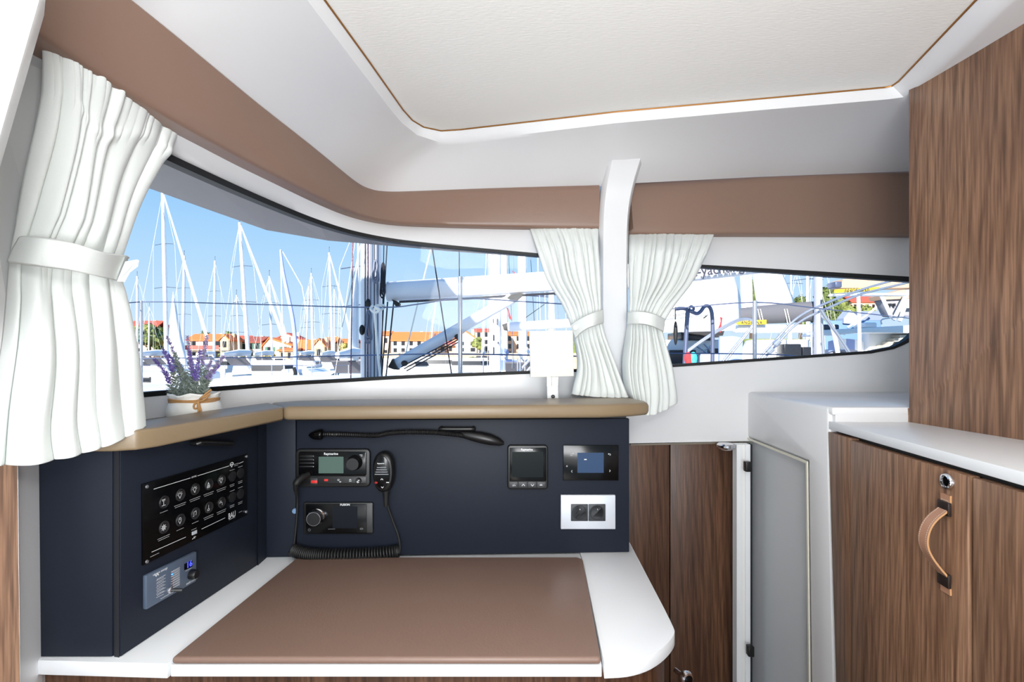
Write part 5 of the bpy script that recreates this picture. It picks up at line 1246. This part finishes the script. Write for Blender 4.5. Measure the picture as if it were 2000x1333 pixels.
house('large cream house with long orange roof right of the big mast', 764, 842, 692, 665, 651, 108, RENDERW, O_, wins=(5, 2))
house('peach house peeking out left of the long orange roof', 735, 760, 702, 655, 649, 130, PEACH, O_, wins=(2, 2))
house('house with red balcony half hidden behind the sloping strut', 842, 902, 689, 660, 650, 116, PEACH, O_, wins=(4, 2), extra='balcony')
house('white gabled house with orange roof right of the chrome stanchion', 890, 935, 689, 666, 648, 106, RENDERW, O_, gable=True, ridge_u=908, wins=(2, 2))
house('flat white house behind the slotted mast', 928, 985, 690, 648, 644, 116, RENDERW, R2, wins=(4, 3))
house('peach brick house behind the wide white mast', 985, 1060, 700, 655, 650, 124, PEACH, O_, wins=(4, 3))
def tree(label, u, vb_, vt_, Dd, wpx, m, n=420, seed=0, name='tree', conifer=False):
    rnd = random.Random(seed+int(u)); b_ = P(u, vb_, Dd); b_.z -= .08 if Dd > 91 or Dd < 80 else 0; H_ = (vb_-vt_)*Dd/1000; Wd = wpx*Dd/1000
    g = thing(name, label, 'tree', b_, 'trees and bushes on the shore'); MB().tube([b_, b_+Vector((.1, 0, H_*.5)), b_+Vector((0, .1, H_*.85))], [H_*.04, H_*.028, .01], 6).build('trunk', BARK, g)
    mb = MB()
    for k in range(11):
        t = rnd.random(); zz = H_*(.32+.5*t); rr_ = Wd*.30*(1-.55*t if conifer else 1-.4*abs(t-.45))
        c_ = b_+Vector((rnd.uniform(-1, 1)*Wd*.24*(1-.6*t), rnd.uniform(-1, 1)*Wd*.24, zz)); rz = H_*.17
        for q_ in range(n//11):
            a, e_ = rnd.uniform(0, 2*PI), math.asin(rnd.uniform(-1, 1)); d = Vector((math.cos(a)*math.cos(e_), math.sin(a)*math.cos(e_), math.sin(e_)))
            p = c_+Vector((d.x*rr_, d.y*rr_, d.z*rz))*rnd.uniform(.75, 1.08); s_ = Wd*.055*rnd.uniform(.6, 1.4)
            t1_ = d.orthogonal().normalized(); t1_.rotate(Matrix.Rotation(rnd.uniform(0, 6), 3, d)); t2_ = (d.cross(t1_)+d*rnd.uniform(-.6, .6)).normalized()
            mb.add([p-t1_*s_, p+t2_*s_*.7, p+t1_*s_, p-t2_*s_*.7], [(0, 1, 2, 3)])
        mb.ball(c_, 1.0, 8, 5, (rr_*.82, rr_*.82, rz*.82))
    mb.build('crown', m, g); return g
tree('dense green tree behind the guard rail post at the left edge', 292, 703, 624, 100, 70, LEAFS[1], 900)
tree('dark leafy tree between the left rail post and the white sail', 316, 703, 634, 106, 44, LEAFS[0], 700)
for lb, u, vb_, vt_, Dd, wp, mi in (
    ('round green bush before the small stone gable', 437, 704, 684, 98.6, 22, 1), ('golden bush on the quay below the green shutters house', 526, 704, 688, 99, 30, 2),
    ('golden bush on the quay right of the lavender tips', 463, 704, 694, 98.6, 36, 2), ('dark treetop behind the wide orange roof', 398, 701.5, 641, 135, 28, 0),
    ('dark treetop behind the red roofed balcony house', 446, 701.5, 642, 140, 28, 0), ('green shrub at the foot of the stone gables', 634, 703.5, 686, 100, 20, 1),
    ('large golden-green tree nearest the left side of the big mast', 676, 704, 664, 99, 30, 2), ('round green tree right of the chrome stanchion', 932, 689.5, 656, 100, 32, 1),
    ('low dark bush at the water edge right of the stanchion', 925, 716, 697, 91, 32, 0), ('low dark bush left of the chrome stanchion on the quay', 884, 716, 700, 91, 14, 0)):
    tree(lb, u, vb_, vt_, Dd, wp, LEAFS[mi], 420, name='bush' if 'bush' in lb or 'shrub' in lb else 'tree')

# ------------------------------------------------------------------ outside the right window
def tubes(par, pts, r_, m=STEEL, name='rail_tube', k=6): return MB().tube(catmull([P(*q) for q in pts], k), r_, 10).build(name, m, par, smooth=True)
# near boom with lettering
g = thing('boom', 'near silver boom with dark lettering across the top of the right window', 'boom', P(1400, 545, 5.0))
a, b_ = P(1150, 547, 5.0), P(1580, 498, 5.4); d_ = (b_-a).normalized(); s_ = d_.cross(UP).normalized(); u_ = s_.cross(d_)
mb = MB(); mb.grid([[a.lerp(b_, t)+u_*(.135*math.sin(2*PI*k/20))+s_*(.08*math.cos(2*PI*k/20)) for k in range(20)] for t in (0, 1)], True); mb.f += [tuple(range(20)), tuple(range(20, 40))]
mb.build('spar', SPAR, g, smooth=True)
text('croatia-yachting.hr', P(1384, 531.5, 5.07)+Vector((0, -.01, 0)), d_, u_, 1.06, INK, g, depth=.02, bold=.015)
g = thing('boom', 'far silver boom with small dark lettering beside the right curtain', 'boom', P(1290, 622, 9.0))
a, b_ = P(1180, 629, 9.0), P(1379, 609, 9.2); d_ = (b_-a).normalized(); s_ = d_.cross(UP).normalized(); u_ = s_.cross(d_)
mb = MB(); mb.grid([[a.lerp(b_, t)+u_*(.078*math.sin(2*PI*k/16))+s_*(.05*math.cos(2*PI*k/16)) for k in range(16)] for t in (0, 1)], True); mb.f += [tuple(range(16)), tuple(range(16, 32))]
mb.build('spar', SPAR, g, smooth=True)
text('croatia-yachting.hr', P(1324, 615.5, 9.0), d_, u_, .60, INK, g, depth=.02, bold=.01)
tubes(g, [(1379, 610, 9.2), (1381, 616, 9.2), (1374, 622, 9.2)], .012, RUBBER, 'end_fitting')
# grey tubular gangway rail
g = thing('boarding_rail', 'bluish grey bent tube boarding rail left in the right window', 'rail', P(1365, 740, 6))
tubes(g, [(1332, 842, 6), (1336, 740, 6), (1338, 700, 6), (1341, 640, 6), (1343, 612, 6), (1344, 604, 6)], .026, STEELD)
tubes(g, [(1320, 604, 6), (1335, 603, 6), (1346, 607, 6), (1355, 611, 6), (1362, 613, 6), (1369, 608, 6), (1375, 600, 6), (1382, 598, 6), (1388, 604, 6), (1391, 620, 6), (1392, 660, 6), (1391, 740, 6), (1390, 842, 6)], .022, STEELD)
MB().tube(catmull([P(1346, 602, 5.95), P(1350, 599, 5.95), P(1355, 602, 5.95), P(1353, 607, 5.95), P(1347, 606, 5.95)], 4), .016, 8).build('hook', STEELD, g)
MB().tube([P(1319, 600, 5.9), P(1319, 625, 5.9)], .006, 5).build('lanyard', ROPEK, g)
o = tag(MB().ball(P(1319.5, 651, 5.9), .04, 12, 10, (.62, .62, 3.5)).build('black_fender', RUBBER, smooth=True), 'black sock-shaped bundle hanging left of the boarding rail', 'fender')
# arched double tube davits
g = thing('catamaran', 'catamaran with long paired stainless arch tubes curving across the right window', 'boat', (3, 7, WZ))
MB().box((1.9, 4.6, WZ-.3), (4.5, 9.2, EYE-.92)).build('hull', BOATW, g, bevel=.1)
for k, (dv, dy) in enumerate(((0, 0), (11, .06))):
    tubes(g, [(1300, 900, 5), (1400-k*3, 800+dv, 5+dy), (1478, 706+dv, 5+dy), (1515, 665+dv, 5+dy), (1545, 632+dv, 5+dy), (1572, 612+dv, 5+dy), (1610, 594+dv, 5+dy), (1680, 567+dv*.8, 5.1+dy), (1745, 548+dv*1.0, 5.2+dy), (1830, 527+dv*1.1, 5.3+dy)], .0115)
tubes(g, [(1602, 604, 5.0), (1615, 625, 5.0), (1640, 660, 5.0), (1665, 700, 5.0)], .016); tubes(g, [(1605, 606, 5.1), (1606, 650, 5.1), (1610, 720, 5.1)], .014)
for u, v in ((1500, 690), (1513, 675)): MB().lathe([(.03, 0), (.03, .06)], P(u, v, 4.98), (1, 0, 1), 10).build('clamp', STEEL, g)
g = thing('davit_arch', 'smaller stainless arch tubes left of the single stanchion in the right window', 'arch', P(1420, 740, 8))
for k in (0, 1):
    tubes(g, [(1340, 805, 8), (1400+k*6, 722, 8), (1425+k*5, 690, 8), (1450+k*4, 660, 8), (1466+k*3, 640, 8), (1471, 629, 8), (1462, 625-k*2, 8), (1440, 628-k*3, 8), (1405, 646-k*3, 8), (1370, 668-k*3, 8), (1340, 690-k*3, 8)], .016)
# stern of the boats alongside
g = thing('yacht', 'white yacht with dark grey boom cover and yellow name strip behind the single stanchion', 'boat', P(1530, 740, 12))
bx_ = lambda u0, u1, v0, v1, y0, y1: MB().box((P(u0, 0, y0).x, y0, P(0, v1, y0).z), (P(u1, 0, y0).x, y1, P(0, v0, y0).z))
bx_(1440, 1612, 690, 860, 12, 14.5).build('hull', BOATW, g, bevel=.1)
MB().prism([P(1472, 664, 12.3), P(1582, 663, 12.3), P(1598, 692, 12.3), P(1462, 692, 12.3)], (0, .5, 0)).build('coachroof', BOATW, g, bevel=.06)
mb = MB(); rows = []
for t in range(9):
    f_ = t/8; u = 1446+150*f_; rt = 14+3*math.sin(PI*f_); rows.append([P(u, 618-10*f_+ (16+4*math.sin(f_*2))*math.sin(2*PI*k/14), 12.2+.2*math.cos(2*PI*k/14)) for k in range(14)])
mb.grid(rows, True); mb.f += [tuple(range(14)), tuple(range(8*14, 9*14))]; bcv = mb.build('boom_cover', CANV_G, g, smooth=True)
for u in (1484, 1489, 1536, 1541): MB().tube([P(u-4, 604, 11.98), P(u+3, 634, 11.98)], .012, 5).build('lazy_line', ROPEW, bcv)
MB().prism([P(1439, 626, 11.9), P(1497, 625, 11.9), P(1497, 634, 11.9), P(1439, 634.5, 11.9)], (0, .02, 0)).build('name_strip', YELLOW, g)
text('ANGELINA', P(1468, 630, 11.88), (1, 0, 0), UP, .50, INK, g, bold=.01)
bx_(1440, 1590, 634, 650, 12.05, 12.4).build('boom', BOATW, g, bevel=.05)
for u in (1541, 1585, 1592): MB().tube([P(u, 634, 12), P(u, 690, 12)], .02, 6).build('stay', SPAR, g)
bx_(1532, 1566, 672, 712, 11.6, 11.95).build('companionway', DARKW, g, bevel=.03); bx_(1568, 1585, 678, 712, 11.6, 11.9).build('side_window', DARKW, g, bevel=.02)
bx_(1595, 1608, 500, 720, 11.8, 11.95).build('mast', mat('grey_spar', (160, 164, 180), .5), g, bevel=.04)
bx_(1395, 1530, 712, 860, 9.5, 11).build('stern_step', BOATW, g, bevel=.08)
sail('huge white sail filling the left half of the right window', [(1395, 380), (1240, 652), (1462, 646)], 15, .4)
o = tag(MB().prism([P(1447, 380, 14), P(1456, 632, 14), P(1474, 632, 14), P(1466, 380, 14)], (0, .3, 0)).build('furled_sail', SAILM, bevel=.08), 'white furled sail column beside the single stanchion', 'sail')
o = sail('white triangular sail right of the single stanchion', [(1440, 330), (1480, 612), (1556, 600)], 16, .4)
o = tag(MB().prism([P(1406, 658, 9.4), P(1432, 656, 9.4), P(1452, 660, 9.4), P(1449, 745, 9.4), P(1405, 745, 9.4)], (0, .08, 0)).build('fender_cover', CANV_B, bevel=.02), 'pale blue canvas sheet hanging below the smaller arch tubes', 'canvas')
for lb, m, u in (('red coiled towel bundle at the foot of the boarding rail', REDF, 1344), ('cyan coiled towel bundle at the foot of the boarding rail', CYAN, 1354)):
    mb = MB(); mb.ball(P(u, 700, 5.7), .05, 12, 8, (.9, .6, 1.4)); mb.ball(P(u+1, 709, 5.68), .042, 12, 8, (.8, .6, 1.3)); tag(mb.build('bundle', m, smooth=True), lb, 'bundle')
# tan tents on the far pontoon boats
g = thing('awning_boat', 'white boat with tan awning and red flag behind the boarding rail', 'boat', P(1370, 720, 18))
flag(g, 1406, 619, 1404, 648, 14.5)
MB().prism([P(1344, 626, 18), P(1400, 655, 18), P(1408, 659, 18), P(1340, 650, 18)], (0, 1.6, 0)).build('awning', CANV_T, g)
MB().prism([P(1385, 640, 18.2), P(1417, 640, 18.2), P(1412, 656, 18.2), P(1398, 657, 18.2)], (0, 1, 0)).build('awning_flap', CANV_T, g)
bx_(1300, 1440, 664, 860, 18.5, 21).build('hull', BOATW, g, bevel=.1); bx_(1330, 1392, 649, 664, 18.4, 20).build('window_band', DARKW, g, bevel=.03)
bx_(1308, 1360, 684, 712, 17.5, 18.3).build('cockpit_shade', DARKW, g, bevel=.03); bx_(1398, 1405, 681, 712, 17.5, 18.3).build('cockpit_shade', DARKW, g, bevel=.03)
for (u0, v0, u1, v1) in ((1345, 705, 1395, 672), (1360, 676, 1410, 712), (1375, 672, 1405, 705)): MB().tube([P(u0, v0, 17.2), P(u1, v1, 17.2)], .03, 6).build('frame_tube', STEEL, g)
# motor yacht at the right end
g = thing('motor_yacht', 'white motor yacht with flybridge, beige stairs and tan awning at the right end', 'boat', P(1720, 740, 13))
MB().prism([P(1592, 656, 13), P(1608, 645, 13), P(1840, 632, 13), P(1840, 652, 13), P(1690, 650, 13), P(1610, 657, 13)], (0, .7, 0)).build('flybridge_deck', BOATW, g, bevel=.03)
MB().prism([P(1698, 652, 13.6), P(1840, 652, 13.6), P(1840, 740, 13.6), P(1700, 740, 13.6)], (0, .3, 0)).build('aft_wall', BOATW, g)
for k in range(5):
    bx_(1714+k*11, 1840, 681-k*6.5, 740, 13.35-k*.02, 13.6).build('stair', mat('stair_beige', (205, 198, 184), .6), g)
MB().prism([P(1748, 668, 13.2), P(1840, 660, 13.2), P(1840, 720, 13.2), P(1748, 720, 13.2)], (0, .05, 0)).build('dark_glass', DARKW, g)
MB().prism([P(1722, 582, 15), P(1740, 575, 15), P(1840, 560, 15), P(1840, 622, 15), P(1740, 618, 15)], (0, .4, 0)).build('superstructure', GREYW, g, bevel=.05)
MB().prism([P(1719, 578, 14.9), P(1780, 562, 14.9), P(1840, 556, 14.9), P(1840, 580, 14.9), P(1722, 586, 14.9)], (0, .5, 0)).build('tan_top', CANV_T, g)
for u in (1740, 1748): bx_(u-1.5, u+1.5, 593, 599, 14.9, 15.05).build('small_window', DARKW, g)
bx_(1771, 1784, 584, 602, 14.8, 15).build('door_frame', CRM, g)
for q in (((1745, 625), (1775, 566)), ((1757, 628), (1770, 590)), ((1720, 575), (1742, 622))): MB().tube([P(*q[0], 14.5), P(*q[1], 14.5)], .05, 8).build('strut', SPARW, g)
mb = MB().tube(catmull([P(1722, 634, 12.9), P(1724, 624, 12.9), P(1760, 620, 12.9), P(1830, 618, 12.9)], 4), .018, 6); mb.build('handrail', STEEL, g)
bx_(1690, 1714, 630, 640, 13.1, 13.6).build('locker', BOATW, g, bevel=.04); bx_(1606, 1640, 634, 645, 13.2, 13.6).build('console', mat('dark_console', (60, 66, 78), .5), g, bevel=.04)
MB().prism([P(1646, 546, 11), P(1840, 520, 11), P(1840, 562, 11), P(1642, 563, 11)], (0, .35, 0)).build('sail_bag', CANV_T, g)
bx_(1632, 1780, 573, 577, 10.95, 11.2).build('boom', BOATW, g); 
MB().prism([P(1631, 566, 10.9), P(1718, 561, 10.9), P(1718, 568, 10.9), P(1631, 572.5, 10.9)], (0, .03, 0)).build('name_strip', YELLOW, g)
text('ANGELINA', P(1674, 567, 10.86), Vector((1, 0, .05)).normalized(), UP, .56, INK, g, bold=.012)
bx_(1632, 1645, 550, 562, 10.9, 11.2).build('boom_end', STEELD, g, bevel=.02)
tubes(g, [(1676, 575, 11), (1678, 620, 11), (1679, 700, 11)], .035, SPARW, 'boom_prop'); tubes(g, [(1625, 635, 11), (1632, 665, 11), (1638, 700, 11)], .045, SPAR, 'boom_prop')
for k in range(4):
    o = MB(); rows = [[P(1618+k*17+8.5*j, 672-10*math.sin(PI*min(1, (k*17+8.5*j+14)/95))+(20 if i else 0), 13.8+i*.02) for j in range(3)] for i in (0, 1)]
    o.grid(rows).build('striped_cover', CANV_B if k % 2 == 0 else BOATW, g, solid=.03)
bx_(1618, 1690, 683, 712, 13.9, 14.4).build('cabin_side', mat('cabin_grey', (176, 176, 190), .5), g); bx_(1636, 1664, 688, 712, 13.7, 13.95).build('dark_glass', DARKW, g)
bx_(1640, 1840, 712, 860, 13, 16).build('hull', BOATW, g)
g = thing('barge', 'light blue work boat with canvas tent behind the motor yacht flybridge', 'boat', P(1660, 640, 40))
bx_(1608, 1722, 626, 752, 40, 41.5).build('hull', CANV_C, g, bevel=.1); MB().prism([P(1648, 622, 39.8), P(1661, 606, 39.8), P(1678, 620, 39.8), P(1678, 634, 39.8), P(1648, 632, 39.8)], (0, .9, 0)).build('tent', mat('grey_tent', (150, 158, 176), .8), g)
bx_(1680, 1722, 608, 626, 40.5, 41.3).build('wheelhouse', mat('steel_blue', (120, 130, 160), .6), g); tubes(g, [(1655, 640, 39), (1690, 618, 39), (1712, 600, 39)], .08, SPARW, 'derrick')
house('pale pink apartment block behind the yellow name strip and the trees', 1664, 1712, 678, 590, 580, 130, PEACH, R2, wins=(4, 4))
for lb, u, vb_, vt_, Dd, wp, mi in (
    ('dark pine filling the gap between the two white sails', 1468, 665.0, 540, 60, 30, 0), ('pine tree just right of the triangular white sail', 1563, 664.1, 568, 58, 40, 0),
    ('tall pine tree left of the yellow name strip', 1612, 665.0, 552, 60, 62, 0), ('pine tree below the yellow name strip', 1646, 665.8, 576, 62, 50, 1),
    ('olive tree in front of the pale pink apartment block', 1694, 668.6, 592, 70, 52, 1), ('bushy tree between the pine and the apartment block', 1668, 667.3, 598, 66, 40, 1)):
    tree(lb, u, vb_, vt_, Dd, wp, LEAFS[mi], 900)
for lb, u, v, wd, Dd in (('thin white mast right of the triangular sail', 1577, 530, 5, 30), ('pair-side slim mast right of the grey boom mast', 1602, 530, 4, 46), ('short slim mast before the pines', 1545, 545, 3, 40)):
    sailboat(lb.replace('mast', 'masted sailing boat', 1), u, v-60, u, Dd, wd, 9, 1.5)
struct(MB().box((24.5, 54, WZ-.2), (150, 160, EYE+1.5)).build('ground_far', LEAFS[1]))
